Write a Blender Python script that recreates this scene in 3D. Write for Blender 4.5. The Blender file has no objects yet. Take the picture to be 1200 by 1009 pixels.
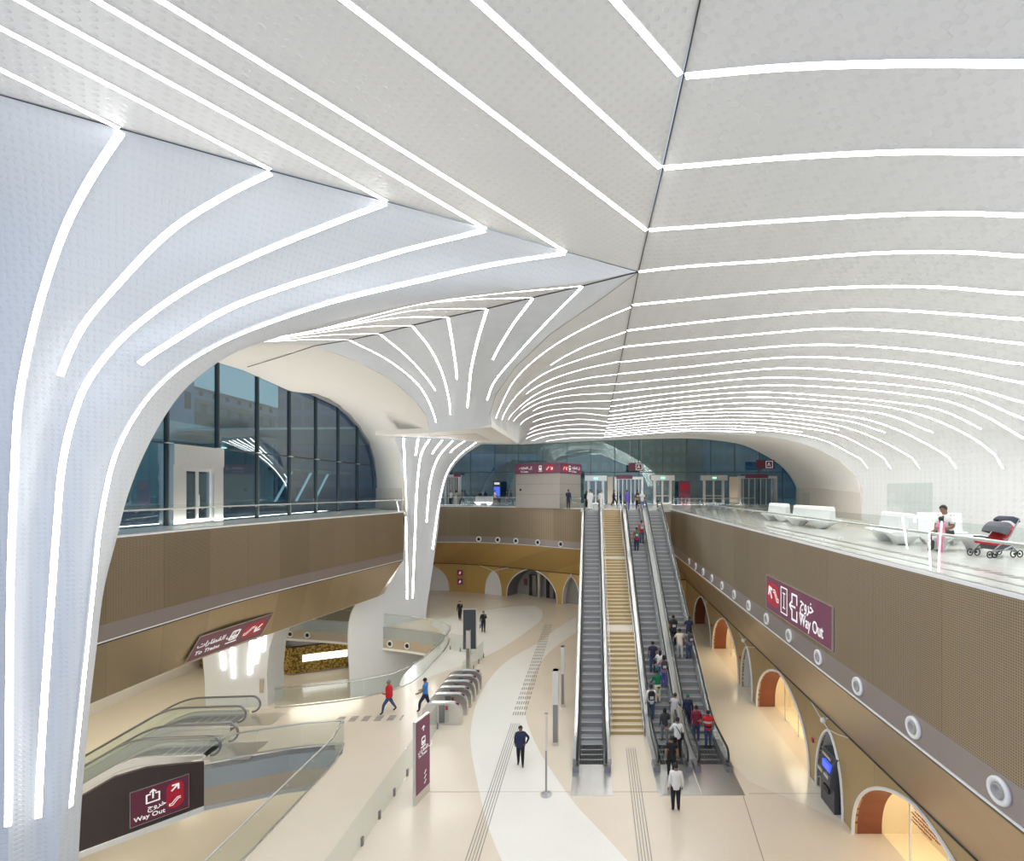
import bpy, bmesh, math, random
from mathutils import Vector, Matrix
from mathutils.geometry import tessellate_polygon
random.seed(7)
SC = bpy.context.scene
COL = SC.collection
F, U0, V0, H = 570.0, 694.0, 574.0, 11.6      # focal length in px, principal point, eye height (m)
ZU = 9.85                                      # upper concourse level
ZL = -5.5                                      # level below the concourse
pi = math.pi

def P(u, v, Y): return Vector(((u-U0)*Y/F, Y, H-(v-V0)*Y/F))
def PZ(u, v, Z): return P(u, v, F*(H-Z)/(v-V0))
def PX(u, v, X): return P(u, v, F*X/(u-U0))

# ---------------------------------------------------------------- materials
MATS = {}
def new_mat(name):
    m = bpy.data.materials.new(name); m.use_nodes = True
    nt = m.node_tree; b = nt.nodes['Principled BSDF']
    MATS[name] = m
    return m, nt, b
def simple(name, col, rough=.5, metal=0, emit=None, es=1, noise=0, nscale=8, spec=None):
    m, nt, b = new_mat(name)
    b.inputs['Base Color'].default_value = (*col, 1)
    b.inputs['Roughness'].default_value = rough
    b.inputs['Metallic'].default_value = metal
    if spec is not None: b.inputs['Specular IOR Level'].default_value = spec
    if emit:
        b.inputs['Emission Color'].default_value = (*emit, 1)
        b.inputs['Emission Strength'].default_value = es
    if noise:
        tc = nt.nodes.new('ShaderNodeTexCoord'); n = nt.nodes.new('ShaderNodeTexNoise')
        n.inputs['Scale'].default_value = nscale; n.inputs['Detail'].default_value = 4
        nt.links.new(tc.outputs['Object'], n.inputs['Vector'])
        mx = nt.nodes.new('ShaderNodeMix'); mx.data_type = 'RGBA'
        mx.inputs[6].default_value = (*[c*(1-noise) for c in col], 1)
        mx.inputs[7].default_value = (*[min(1, c*(1+noise)) for c in col], 1)
        nt.links.new(n.outputs['Fac'], mx.inputs[0]); nt.links.new(mx.outputs[2], b.inputs['Base Color'])
    return m
def math_node(nt, op, a, b=None):
    n = nt.nodes.new('ShaderNodeMath'); n.operation = op
    for i, x in enumerate((a, b)):
        if x is None: continue
        if isinstance(x, (int, float)): n.inputs[i].default_value = x
        else: nt.links.new(x, n.inputs[i])
    return n.outputs[0]
def panel_mat(name, col, scale=5.2, strength=.35, rough=.42):
    """white vitreous ceiling panel embossed with little dimples"""
    m, nt, b = new_mat(name)
    b.inputs['Roughness'].default_value = rough
    tc = nt.nodes.new('ShaderNodeTexCoord')
    sp = nt.nodes.new('ShaderNodeSeparateXYZ'); nt.links.new(tc.outputs['Object'], sp.inputs[0])
    k = 2*pi*scale/5.2/.2
    def sn(o): return math_node(nt, 'SINE', math_node(nt, 'MULTIPLY', o, k))
    d1 = math_node(nt, 'ADD', sp.outputs[0], sp.outputs[1]); d2 = math_node(nt, 'SUBTRACT', sp.outputs[0], sp.outputs[1])
    g = math_node(nt, 'ADD', math_node(nt, 'ADD', sn(math_node(nt, 'MULTIPLY', d1, .7)), sn(math_node(nt, 'MULTIPLY', d2, .7))), sn(sp.outputs[2]))
    r = nt.nodes.new('ShaderNodeMapRange'); r.inputs[1].default_value = 1.35; r.inputs[2].default_value = .5
    nt.links.new(g, r.inputs[0])
    n = nt.nodes.new('ShaderNodeTexNoise'); n.inputs['Scale'].default_value = .35; n.inputs['Detail'].default_value = 2
    nt.links.new(tc.outputs['Object'], n.inputs['Vector'])
    mx = nt.nodes.new('ShaderNodeMix'); mx.data_type = 'RGBA'
    mx.inputs[6].default_value = (*[c*.93 for c in col], 1); mx.inputs[7].default_value = (*col, 1)
    nt.links.new(n.outputs['Fac'], mx.inputs[0])
    mx2 = nt.nodes.new('ShaderNodeMix'); mx2.data_type = 'RGBA'
    mx2.inputs[6].default_value = (*[c*.935 for c in col], 1)
    nt.links.new(mx.outputs[2], mx2.inputs[7]); nt.links.new(r.outputs[0], mx2.inputs[0])
    nt.links.new(mx2.outputs[2], b.inputs['Base Color'])
    bp = nt.nodes.new('ShaderNodeBump'); bp.inputs['Strength'].default_value = strength; bp.inputs['Distance'].default_value = .03
    nt.links.new(r.outputs[0], bp.inputs['Height']); nt.links.new(bp.outputs[0], b.inputs['Normal'])
    return m
def bronze_mat(name, col, hole, pitch=.048, metal=.55, rough=.38, amt=.8):
    """perforated bronze panel: staggered holes, panel seams"""
    m, nt, b = new_mat(name)
    b.inputs['Roughness'].default_value = rough; b.inputs['Metallic'].default_value = metal
    tc = nt.nodes.new('ShaderNodeTexCoord'); s = nt.nodes.new('ShaderNodeSeparateXYZ')
    nt.links.new(tc.outputs['Object'], s.inputs[0])
    xy = math_node(nt, 'ADD', s.outputs[0], s.outputs[1]); k = pi/pitch
    a = math_node(nt, 'SINE', math_node(nt, 'MULTIPLY', math_node(nt, 'ADD', xy, s.outputs[2]), k))
    c = math_node(nt, 'SINE', math_node(nt, 'MULTIPLY', math_node(nt, 'SUBTRACT', xy, s.outputs[2]), k))
    h = math_node(nt, 'MULTIPLY', a, c)
    r = nt.nodes.new('ShaderNodeMapRange'); r.inputs[1].default_value = .1; r.inputs[2].default_value = .6
    nt.links.new(h, r.inputs[0])
    fac = math_node(nt, 'MULTIPLY', r.outputs[0], amt)
    w = nt.nodes.new('ShaderNodeTexWhiteNoise'); w.noise_dimensions = '1D'
    nt.links.new(math_node(nt, 'FLOOR', math_node(nt, 'DIVIDE', xy, 2.4)), w.inputs['W'])
    br = math_node(nt, 'ADD', math_node(nt, 'MULTIPLY', w.outputs['Value'], .18), .90)
    fr = math_node(nt, 'FRACT', math_node(nt, 'DIVIDE', xy, 2.4))
    seam = math_node(nt, 'GREATER_THAN', fr, .008)
    br2 = math_node(nt, 'MULTIPLY', br, math_node(nt, 'ADD', math_node(nt, 'MULTIPLY', seam, .25), .75))
    mx = nt.nodes.new('ShaderNodeMix'); mx.data_type = 'RGBA'
    mx.inputs[6].default_value = (*col, 1); mx.inputs[7].default_value = (*hole, 1)
    nt.links.new(fac, mx.inputs[0])
    vm = nt.nodes.new('ShaderNodeVectorMath'); vm.operation = 'SCALE'
    nt.links.new(mx.outputs[2], vm.inputs[0]); nt.links.new(br2, vm.inputs['Scale'])
    nt.links.new(vm.outputs[0], b.inputs['Base Color'])
    return m
def glass_mat(name, tint, ior=1.5, gain=1.0, rough=0.0):
    m = bpy.data.materials.new(name); m.use_nodes = True; MATS[name] = m
    nt = m.node_tree; nt.nodes.clear()
    o = nt.nodes.new('ShaderNodeOutputMaterial'); t = nt.nodes.new('ShaderNodeBsdfTransparent')
    g = nt.nodes.new('ShaderNodeBsdfGlossy'); g.inputs['Roughness'].default_value = rough
    t.inputs[0].default_value = (*tint, 1)
    lw = nt.nodes.new('ShaderNodeLayerWeight'); lw.inputs[0].default_value = .5
    f0 = ((ior-1)/(ior+1))**2*gain
    f = math_node(nt, 'ADD', math_node(nt, 'MULTIPLY', math_node(nt, 'POWER', lw.outputs['Facing'], 5), .8), f0)
    mx = nt.nodes.new('ShaderNodeMixShader')
    nt.links.new(f, mx.inputs[0]); nt.links.new(t.outputs[0], mx.inputs[1]); nt.links.new(g.outputs[0], mx.inputs[2])
    nt.links.new(mx.outputs[0], o.inputs[0])
    return m
def terrazzo(name, col, rough=.16):
    m, nt, b = new_mat(name)
    b.inputs['Roughness'].default_value = rough; b.inputs['Specular IOR Level'].default_value = .45
    tc = nt.nodes.new('ShaderNodeTexCoord')
    n = nt.nodes.new('ShaderNodeTexNoise'); n.inputs['Scale'].default_value = 22; n.inputs['Detail'].default_value = 6
    n2 = nt.nodes.new('ShaderNodeTexNoise'); n2.inputs['Scale'].default_value = .5
    nt.links.new(tc.outputs['Object'], n.inputs['Vector']); nt.links.new(tc.outputs['Object'], n2.inputs['Vector'])
    a = math_node(nt, 'ADD', math_node(nt, 'MULTIPLY', n.outputs['Fac'], .16), math_node(nt, 'MULTIPLY', n2.outputs['Fac'], .08))
    a = math_node(nt, 'ADD', a, .88)
    vm = nt.nodes.new('ShaderNodeVectorMath'); vm.operation = 'SCALE'; vm.inputs[0].default_value = col
    nt.links.new(a, vm.inputs['Scale']); nt.links.new(vm.outputs[0], b.inputs['Base Color'])
    return m
def facade_mat(name, wall, glass, sx, sz, wfrac=.5, hfrac=.6):
    """distant dusk building: grid of panes by object coordinates"""
    m, nt, b = new_mat(name); b.inputs['Roughness'].default_value = .4
    tc = nt.nodes.new('ShaderNodeTexCoord'); s = nt.nodes.new('ShaderNodeSeparateXYZ'); nt.links.new(tc.outputs['Object'], s.inputs[0])
    xy = math_node(nt, 'ADD', s.outputs[0], s.outputs[1])
    a = math_node(nt, 'LESS_THAN', math_node(nt, 'FRACT', math_node(nt, 'DIVIDE', xy, sx)), wfrac)
    c = math_node(nt, 'LESS_THAN', math_node(nt, 'FRACT', math_node(nt, 'DIVIDE', s.outputs[2], sz)), hfrac)
    mx = nt.nodes.new('ShaderNodeMix'); mx.data_type = 'RGBA'
    mx.inputs[6].default_value = (*wall, 1); mx.inputs[7].default_value = (*glass, 1)
    nt.links.new(math_node(nt, 'MULTIPLY', a, c), mx.inputs[0]); nt.links.new(mx.outputs[2], b.inputs['Base Color'])
    return m

M_PANEL = panel_mat('embossed white panel', (.80, .80, .785))
M_COLUMN = panel_mat('embossed column panel', (.76, .80, .85), scale=8, strength=.25)  # bluer than the vault panel: window daylight tint put into the base colour
M_CREAM = simple('cream plaster', (.84, .81, .75), .6, noise=.02, nscale=1)
M_TRAV = simple('travertine', (.74, .68, .61), .5, noise=.06, nscale=3)
M_STRIP = simple('light strip diffuser', (1, 1, 1), .5, emit=(1, 1, .985), es=16)
M_BRONZE = bronze_mat('perforated bronze', (.38, .30, .20), (.085, .065, .04))
M_BRONZE2 = bronze_mat('bronze sheet', (.40, .305, .19), (.24, .18, .11), pitch=.03, amt=.5, rough=.33)
M_BRONZE3 = bronze_mat('bronze wall', (.50, .37, .19), (.30, .22, .11), pitch=.03, amt=.4, metal=.4, rough=.4)
M_GOLDW = bronze_mat('golden bronze wall', (.60, .40, .14), (.40, .26, .09), pitch=.05, amt=.4, metal=.35, rough=.4)
M_BAND = simple('taupe metal band', (.36, .31, .29), .35, .5)
M_WHITE = simple('white enamel', (.85, .85, .84), .35)
M_BLACK = simple('black rubber', (.015, .015, .017), .4)
M_DARK = simple('dark panel', (.06, .045, .045), .35)
M_SEAM = simple('dark seam', (.05, .05, .045), .6)
M_STEEL = simple('brushed steel', (.70, .69, .67), .28, .9, noise=.04, nscale=4)
M_STEELW = simple('bright steel decking', (.86, .86, .86), .25, .6)
M_STEELD = simple('dark steel', (.28, .28, .29), .35, .8)
M_STEP = simple('escalator step', (.29, .29, .295), .5, .1, noise=.08, nscale=30)
M_STEPL = simple('step edge', (.62, .63, .65), .4, .5)
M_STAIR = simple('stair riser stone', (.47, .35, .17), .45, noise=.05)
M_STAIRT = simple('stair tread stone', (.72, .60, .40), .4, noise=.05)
M_NOSE = simple('stair landing stone', (.80, .76, .66), .35)
M_FLOOR = terrazzo('beige terrazzo', (.755, .66, .53))
M_FLOORL = terrazzo('ivory terrazzo', (.85, .825, .755))
M_FLOORY = terrazzo('cream terrazzo', (.80, .74, .61))
M_FLOORU = terrazzo('pale upper terrazzo', (.78, .765, .72))
M_TAC = simple('tactile metal', (.30, .28, .26), .4, .4)
M_GLASS = glass_mat('balustrade glass', (.935, .962, .955), 1.45, 1.2)
M_WGLASS = glass_mat('window glass', (.50, .70, .74), 1.75, 2.4)
M_WGLASS2 = glass_mat('end wall glass', (.50, .74, .68), 1.75, 2.4)
M_SGLASS = glass_mat('shop glass', (.96, .96, .93), 1.4, .8)
M_MULL = simple('mullion', (.05, .065, .07), .35, .5)
M_MAROON = simple('maroon sign', (.16, .035, .07), .35)
M_MAROON2 = simple('maroon enamel', (.21, .06, .115), .4)
M_RED = simple('red roundel', (.55, .02, .05), .4)
M_TXT = simple('white lettering', (.9, .9, .9), .5, emit=(1, 1, 1), es=.25)
M_TERRA = simple('terracotta jamb', (.26, .075, .035), .45, noise=.08)
M_WARM = simple('warm shop wall', (.80, .68, .48), .6)
M_GREY = simple('grey stone', (.32, .31, .29), .4, noise=.05)
M_GOLD = None
M_BLUEB = facade_mat('blue glass building', (.10, .17, .34), (.05, .10, .22), 3.2, 3.5, .8, .7)
M_PALEB = facade_mat('pale dusk building', (.38, .46, .62), (.05, .06, .12), 3.6, 4.2, .3, .55)
M_DARKB = facade_mat('dark dusk building', (.13, .17, .18), (.22, .29, .33), 2.6, 3.4, .6, .5)
M_PLAZA = simple('plaza paving', (.13, .16, .24), .5, noise=.1)
M_GREEN = simple('green shed', (.05, .42, .30), .5)
M_SCREEN = simple('blue screen', (.02, .05, .3), .3, emit=(.05, .1, .7), es=1.2)
M_EXIT = simple('green exit light', (.1, .8, .5), .3, emit=(.15, 1, .55), es=2.5)
M_PANELW = simple('backlit white panel', (1, 1, 1), .5, emit=(1, 1, 1), es=3)

# gold honeycomb
m, nt, b = new_mat('gold honeycomb')
b.inputs['Metallic'].default_value = .6; b.inputs['Roughness'].default_value = .35
tc = nt.nodes.new('ShaderNodeTexCoord'); v = nt.nodes.new('ShaderNodeTexVoronoi'); v.inputs['Scale'].default_value = 5.5
cr = nt.nodes.new('ShaderNodeValToRGB')
cr.color_ramp.elements[0].color = (.80, .55, .16, 1); cr.color_ramp.elements[1].color = (.16, .10, .02, 1); cr.color_ramp.elements[1].position = .7
nt.links.new(tc.outputs['Object'], v.inputs['Vector']); nt.links.new(v.outputs['Distance'], cr.inputs[0]); nt.links.new(cr.outputs[0], b.inputs['Base Color'])
M_GOLD = m

# ---------------------------------------------------------------- mesh helpers
def link(name, me, mats, parent=None, smooth=False):
    o = bpy.data.objects.new(name, me); COL.objects.link(o)
    if not isinstance(mats, (list, tuple)): mats = [mats]
    for mt in mats: me.materials.append(mt)
    if smooth:
        for p in me.polygons: p.use_smooth = True
    if parent is not None: o.parent = parent
    return o
def mesh_obj(name, verts, faces, mats, parent=None, smooth=False):
    me = bpy.data.meshes.new(name); me.from_pydata([tuple(v) for v in verts], [], faces); me.update()
    return link(name, me, mats, parent, smooth)
class MB:
    """collects boxes, tubes, prisms into ONE mesh"""
    def __init__(s): s.v = []; s.f = []; s.m = []; s.mi = 0
    def add(s, vs, fs):
        n = len(s.v); s.v += [tuple(v) for v in vs]; s.f += [tuple(i+n for i in f) for f in fs]; s.m += [s.mi]*len(fs); return s
    def box(s, x0, x1, y0, y1, z0, z1):
        return s.add([(x0,y0,z0),(x1,y0,z0),(x1,y1,z0),(x0,y1,z0),(x0,y0,z1),(x1,y0,z1),(x1,y1,z1),(x0,y1,z1)],
                     [(0,3,2,1),(4,5,6,7),(0,1,5,4),(1,2,6,5),(2,3,7,6),(3,0,4,7)])
    def tube(s, pts, r, n=8, closed=False):
        pts = [Vector(p) for p in pts]; rings = []; L = len(pts); up = Vector((0, 0, 1)); prev = None
        rr = r if isinstance(r, (list, tuple)) else [r]*L
        for i, p in enumerate(pts):
            if closed: d = pts[(i+1) % L]-pts[i-1]
            else: d = pts[min(i+1, L-1)]-pts[max(i-1, 0)]
            d = d.normalized() if d.length > 1e-9 else Vector((0,0,1))
            if prev is None:
                a = d.cross(up)
                if a.length < .05: a = d.cross(Vector((1, 0, 0)))
            else: a = prev - d*prev.dot(d)
            a = a.normalized(); prev = a; b = d.cross(a)
            rings.append([p+(a*math.cos(2*pi*k/n)+b*math.sin(2*pi*k/n))*rr[i] for k in range(n)])
        vs = [q for rg in rings for q in rg]; fs = []
        m_ = L if closed else L-1
        for i in range(m_):
            j = (i+1) % L
            for k in range(n): fs.append((i*n+k, i*n+(k+1) % n, j*n+(k+1) % n, j*n+k))
        if not closed: fs += [tuple(range(n))[::-1], tuple((L-1)*n+k for k in range(n))]
        return s.add(vs, fs)
    def prism(s, poly, d0, d1, fn):
        """poly: 2D points; fn(a,b,t)->3D"""
        n = len(poly); vs = [fn(a, b, d0) for a, b in poly]+[fn(a, b, d1) for a, b in poly]
        tris = tessellate_polygon([[Vector((a, b, 0)) for a, b in poly]])
        fs = [tuple(t) for t in tris]+[tuple(i+n for i in t[::-1]) for t in tris]
        fs += [(i, (i+1) % n, (i+1) % n+n, i+n) for i in range(n)]
        return s.add(vs, fs)
    def sweep(s, path, prof, fn):
        """prof: list of (a,b) closed polygon; path: list of params; fn(p,a,b)->3D"""
        n = len(prof); L = len(path); vs = [fn(p, a, b) for p in path for a, b in prof]; fs = []
        for i in range(L-1):
            for k in range(n): fs.append((i*n+k, i*n+(k+1) % n, (i+1)*n+(k+1) % n, (i+1)*n+k))
        fs += [tuple(range(n))[::-1], tuple((L-1)*n+k for k in range(n))]
        return s.add(vs, fs)
    def ball(s, c, r, seg=8, rings=6, sc=(1, 1, 1)):
        vs = []; fs = []; c = Vector(c)
        for i in range(rings+1):
            th = pi*i/rings
            for k in range(seg):
                a = 2*pi*k/seg
                vs.append(c+Vector((r*sc[0]*math.sin(th)*math.cos(a), r*sc[1]*math.sin(th)*math.sin(a), r*sc[2]*math.cos(th))))
        for i in range(rings):
            for k in range(seg): fs.append((i*seg+k, (i+1)*seg+k, (i+1)*seg+(k+1) % seg, i*seg+(k+1) % seg))
        return s.add(vs, fs)
    def lathe(s, prof, fn, n=24):
        """prof: (r, h) list; fn(x,y,h)->3D"""
        L = len(prof); vs = [fn(r*math.cos(2*pi*k/n), r*math.sin(2*pi*k/n), h) for r, h in prof for k in range(n)]; fs = []
        for i in range(L-1):
            for k in range(n): fs.append((i*n+k, i*n+(k+1) % n, (i+1)*n+(k+1) % n, (i+1)*n+k))
        return s.add(vs, fs)
    def build(s, name, mats, parent=None, smooth=False):
        me = bpy.data.meshes.new(name); me.from_pydata(s.v, [], s.f); me.update()
        o = link(name, me, mats, parent, smooth)
        for p, mi in zip(me.polygons, s.m): p.material_index = mi
        bm = bmesh.new(); bm.from_mesh(me); bmesh.ops.recalc_face_normals(bm, faces=bm.faces); bm.to_mesh(me); bm.free()
        return o
def empty(name, loc=(0, 0, 0), rz=0, label=None, cat=None, group=None):
    o = bpy.data.objects.new(name, None); COL.objects.link(o); o.empty_display_size = .2
    o.location = loc; o.rotation_euler = (0, 0, rz)
    if label: tag(o, label, cat, group)
    return o
def tag(o, label, cat, group=None, kind=None):
    o['label'] = label; o['category'] = cat
    if group: o['group'] = group
    if kind: o['kind'] = kind
    return o
def struct(o): o['kind'] = 'structure'; return o
def smooth_by_angle(o, ang=40):
    me = o.data
    for p in me.polygons: p.use_smooth = True
    bm = bmesh.new(); bm.from_mesh(me)
    for e in bm.edges:
        if len(e.link_faces) == 2 and e.calc_face_angle(0) > math.radians(ang): e.smooth = False
    bm.to_mesh(me); bm.free()
    return o

def catmull(pts, n, uniform=True):
    """smooth resample through 3D points, n samples evenly by arc length"""
    pts = [Vector(p) for p in pts]
    if len(pts) == 2: return [pts[0].lerp(pts[1], i/(n-1)) for i in range(n)]
    q = [pts[0]*2-pts[1]]+pts+[pts[-1]*2-pts[-2]]
    t = [0]
    for i in range(1, len(q)): t.append(t[-1]+max(1e-4, (q[i]-q[i-1]).length)**.5)
    dense = []
    for i in range(1, len(q)-2):
        for k in range(12):
            x = t[i]+(t[i+1]-t[i])*k/12
            A1 = q[i-1]*((t[i]-x)/(t[i]-t[i-1]))+q[i]*((x-t[i-1])/(t[i]-t[i-1]))
            A2 = q[i]*((t[i+1]-x)/(t[i+1]-t[i]))+q[i+1]*((x-t[i])/(t[i+1]-t[i]))
            A3 = q[i+1]*((t[i+2]-x)/(t[i+2]-t[i+1]))+q[i+2]*((x-t[i+1])/(t[i+2]-t[i+1]))
            B1 = A1*((t[i+1]-x)/(t[i+1]-t[i-1]))+A2*((x-t[i-1])/(t[i+1]-t[i-1]))
            B2 = A2*((t[i+2]-x)/(t[i+2]-t[i]))+A3*((x-t[i])/(t[i+2]-t[i]))
            dense.append(B1*((t[i+1]-x)/(t[i+1]-t[i]))+B2*((x-t[i])/(t[i+1]-t[i])))
    dense.append(pts[-1])
    return resample(dense, n)
def resample(pts, n):
    s = [0]
    for i in range(1, len(pts)): s.append(s[-1]+(pts[i]-pts[i-1]).length)
    out = []; j = 0
    for k in range(n):
        x = s[-1]*k/(n-1)
        while j < len(s)-2 and s[j+1] < x: j += 1
        d = s[j+1]-s[j]; out.append(pts[j].lerp(pts[j+1], 0 if d < 1e-9 else min(1, (x-s[j])/d)))
    return out
CAM = Vector((0, 0, H))
STRIPS = []
def loft(name, curves, mats, N=40, sub=3, thick=.15, smooth_across=True, eye=CAM, kind='ceiling', build=True):
    """surface through resampled curves; curves = list of dicts(pts, strip, label); thickness grows away from the hall"""
    C = [catmull(c['pts'], N) for c in curves]
    rows = []
    for i in range(len(C)-1):
        for k in range(sub):
            t = k/sub; row = []
            for j in range(N):
                p1, p2 = C[i][j], C[i+1][j]
                row.append(p1.lerp(p2, t))
            rows.append(row)
    rows.append(C[-1]); R = len(rows)
    verts = [p for r in rows for p in r]
    faces = [(i*N+j, (i+1)*N+j, (i+1)*N+j+1, i*N+j+1) for i in range(R-1) for j in range(N-1)]
    # vertex normals towards the hall
    nor = []
    for i in range(R):
        for j in range(N):
            a = rows[min(i+1, R-1)][j]-rows[max(i-1, 0)][j]; b_ = rows[i][min(j+1, N-1)]-rows[i][max(j-1, 0)]
            n_ = a.cross(b_)
            nor.append(n_.normalized() if n_.length > 1e-7 else Vector((0, 0, 0)))
    tot = sum(n_.dot(eye-v_) for n_, v_ in zip(nor, verts))
    if tot < 0: nor = [-n_ for n_ in nor]; faces = [f[::-1] for f in faces]
    nv = len(verts)
    o = None
    if build:
        back = [v_-n_*thick for v_, n_ in zip(verts, nor)]
        bf = [tuple(i+nv for i in f[::-1]) for f in faces]
        bound = [j for j in range(N)]+[i*N+N-1 for i in range(1, R)]+[(R-1)*N+j for j in range(N-2, -1, -1)]+[i*N for i in range(R-2, 0, -1)]
        rim = [(bound[k], bound[(k+1) % len(bound)], bound[(k+1) % len(bound)]+nv, bound[k]+nv) for k in range(len(bound))]
        o = mesh_obj(name, verts+back, faces+bf+rim, mats)
        smooth_by_angle(o, 50)
        struct(o)
    # strips lie on the knot rows
    for ci, c in enumerate(curves):
        if c.get('strip') is None: continue
        row = ci*sub
        idx = [row*N+j for j in range(N)]
        end = c['strip']                      # True = whole curve, Vector = end point
        a0 = c.get('start')
        pts = [verts[i] for i in idx]; ns = [nor[i] for i in idx]
        if end is not True:
            e = min(range(N), key=lambda j: (pts[j]-end).length); e = max(e, 2); pts = pts[:e+1]; ns = ns[:e+1]
        if a0 is not None:
            e = min(range(len(pts)), key=lambda j: (pts[j]-a0).length); e = min(e, len(pts)-3); pts = pts[e:]; ns = ns[e:]
        STRIPS.append((pts, ns, c.get('w', .13), c['label'], c.get('group')))
    return o
def ribbon(pts, ns, w, out=.025, inn=.03):
    mb = MB(); vs = []; L = len(pts)
    for i in range(L):
        d = (pts[min(i+1, L-1)]-pts[max(i-1, 0)]).normalized(); n_ = ns[i]
        if n_.length < .5: n_ = ns[max(0, i-1)] if i else ns[1]
        s = d.cross(n_).normalized()*w/2
        p = pts[i]
        if i == 0: p = p+d*.05
        vs += [p-s+n_*out, p+s+n_*out, p+s-n_*inn, p-s-n_*inn]
    fs = []
    for i in range(L-1):
        for k in range(4): fs.append((i*4+k, i*4+(k+1) % 4, (i+1)*4+(k+1) % 4, (i+1)*4+k))
    fs += [(0, 3, 2, 1), tuple((L-1)*4+k for k in range(4))]
    return vs, fs
ORD = ['first','second','third','fourth','fifth','sixth','seventh','eighth','ninth','tenth','eleventh','twelfth','thirteenth','fourteenth','fifteenth','sixteenth','seventeenth','eighteenth','nineteenth','twentieth','twenty-first','twenty-second','twenty-third','twenty-fourth','twenty-fifth']
# ================================================================ THE VAULT
def ridgeY(v):
    if v <= 318: return 7.9*F/(V0-v)
    return 8.78/((V0-v)/F+.05)
def ridgeU(v):
    for (v0, u0), (v1, u1) in zip([(-200, 866), (0, 820), (88, 801), (197, 776.5), (318, 748), (400, 732), (516, 707)], [(0, 820), (88, 801), (197, 776.5), (318, 748), (400, 732), (516, 707), (600, 690)]):
        if v <= v1: return u0+(u1-u0)*(v-v0)/(v1-v0)
def R_(v): return P(ridgeU(v), v, ridgeY(v))

XW = 12.9
def a_curve(v0, pts, Yw, label=None, strip=None, extend=True, end=None):
    Yr = ridgeY(v0); m_ = (Yr-Yw)/11.5
    out = [R_(v0)]
    for u, v in pts:
        k = (u-U0)/F; out.append(P(u, v, (Yr+1.4*m_)/(1+m_*k)))
    last = out[-1].copy()
    if extend and last.x < XW-.25:
        d = XW-last.x; dz = last.z-12.4; dy = Yw-last.y
        out.append(Vector((last.x+d*.55, last.y+dy*.55, last.z-dz*.27)))
        out.append(Vector((last.x+d*.88, last.y+dy*.88, last.z-dz*.62)))
        out.append(Vector((XW, Yw, 12.4)))
    out.append(Vector((XW, out[-1].y, ZU+.9))); out.append(Vector((XW, out[-1].y, ZU-.15)))
    d = dict(pts=out, label=label, group='light strips of the right vault', w=.13)
    if strip: d['strip'] = last if strip == 'end' else Vector((XW, Yw, 12.4))
    return d
A = []
A.append(a_curve(-90, [(1000, -150), (1200, -190)], 2.6))
A.append(a_curve(0, [(1000, -25), (1200, -28)], 3.2))
RA = [
 (88, [(930,77),(1060,73),(1200,73)], 4, 'w'), (196, [(800,194),(930,183),(1060,177),(1200,177)], 4.5, 'w'),
 (269, [(800,266),(930,257),(1060,250),(1130,249),(1200,251)], 5, 'w'), (318, [(800,312),(900,305),(1040,295),(1140,295),(1200,299)], 5.5, 'w'),
 (357, [(800,351),(920,340),(1000,335.5),(1100,335.5),(1200,343)], 6.5, 'w'), (387, [(800,379),(900,369),(1017,362),(1133,368),(1200,373)], 7.5, 'w'),
 (406, [(800,399),(920,388),(967,384.5),(1070,388),(1200,402)], 8.7, 'w'), (424, [(800,416),(933,404),(1000,404),(1100,412),(1200,426)], 9.6, 'w'),
 (438, [(800,430),(927,418),(1007,420),(1100,429),(1200,448)], 10.6, 'w'), (450, [(800,442),(917,431),(1000,434.5),(1100,446),(1150,456),(1200,471)], 11.5, 'w'),
 (460, [(800,451),(900,442),(1000,446),(1083,454),(1133,462),(1200,490)], 12.5, 'w'), (469, [(800,459),(900,451),(1000,455),(1067,462),(1117,471),(1167,493),(1200,513)], 13.4, 'w'),
 (476, [(800,465),(883,459),(967,463),(1050,471),(1100,479),(1133,493),(1153,503)], 14.3, 'e'),
 (482, [(800,471),(883,465),(967,469),(1050,478),(1100,493),(1150,519),(1175,545)], 15.3, 'e'),
 (487, [(800,477),(883,471.5),(967,477),(1033,484),(1060,492),(1087,504)], 16.3, 'e'),
 (491, [(800,482),(883,478),(950,482),(1000,488),(1033,496),(1083,518),(1120,545)], 17.3, 'e'),
 (495, [(800,485),(883,483),(950,488),(1000,494),(1033,505)], 18.2, 'e'),
 (498.5, [(800,489),(883,487),(950,492),(1000,503),(1050,525),(1077,545)], 19.2, 'e'),
 (501.5, [(800,493),(883,491.5),(933,495),(982,503)], 20.1, 'e'),
 (504.5, [(800,496),(883,495.5),(933,500),(980,508),(1013,523),(1043,545)], 21.1, 'e'),
 (507, [(800,499.5),(867,499),(937,505.5)], 21.8, 'e'),
 (509.5, [(800,502.5),(867,502.3),(917,506),(967,516),(993,529),(1016,545)], 22.6, 'e'),
 (512, [(800,505),(843,505),(887,506.5)], 22.95, 'e')]
for i, (v0, pts, Yw, k) in enumerate(RA):
    pass
    long_ = 'reaching the side wall' if k == 'w' or pts[-1][1] > 540 else 'stopping above the side wall'
    _w = (.13, .12, .11, .10, .095, .088, .08, .076, .072, .068, .065, .062)[i] if i < 12 else (.054 if i < 16 else .042)
    A.append(a_curve(v0, pts, Yw, 'light strip across the right vault, %s from the front, %s' % (ORD[i], long_), 'end' if k == 'e' else 'w')); A[-1]['w'] = _w
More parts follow.
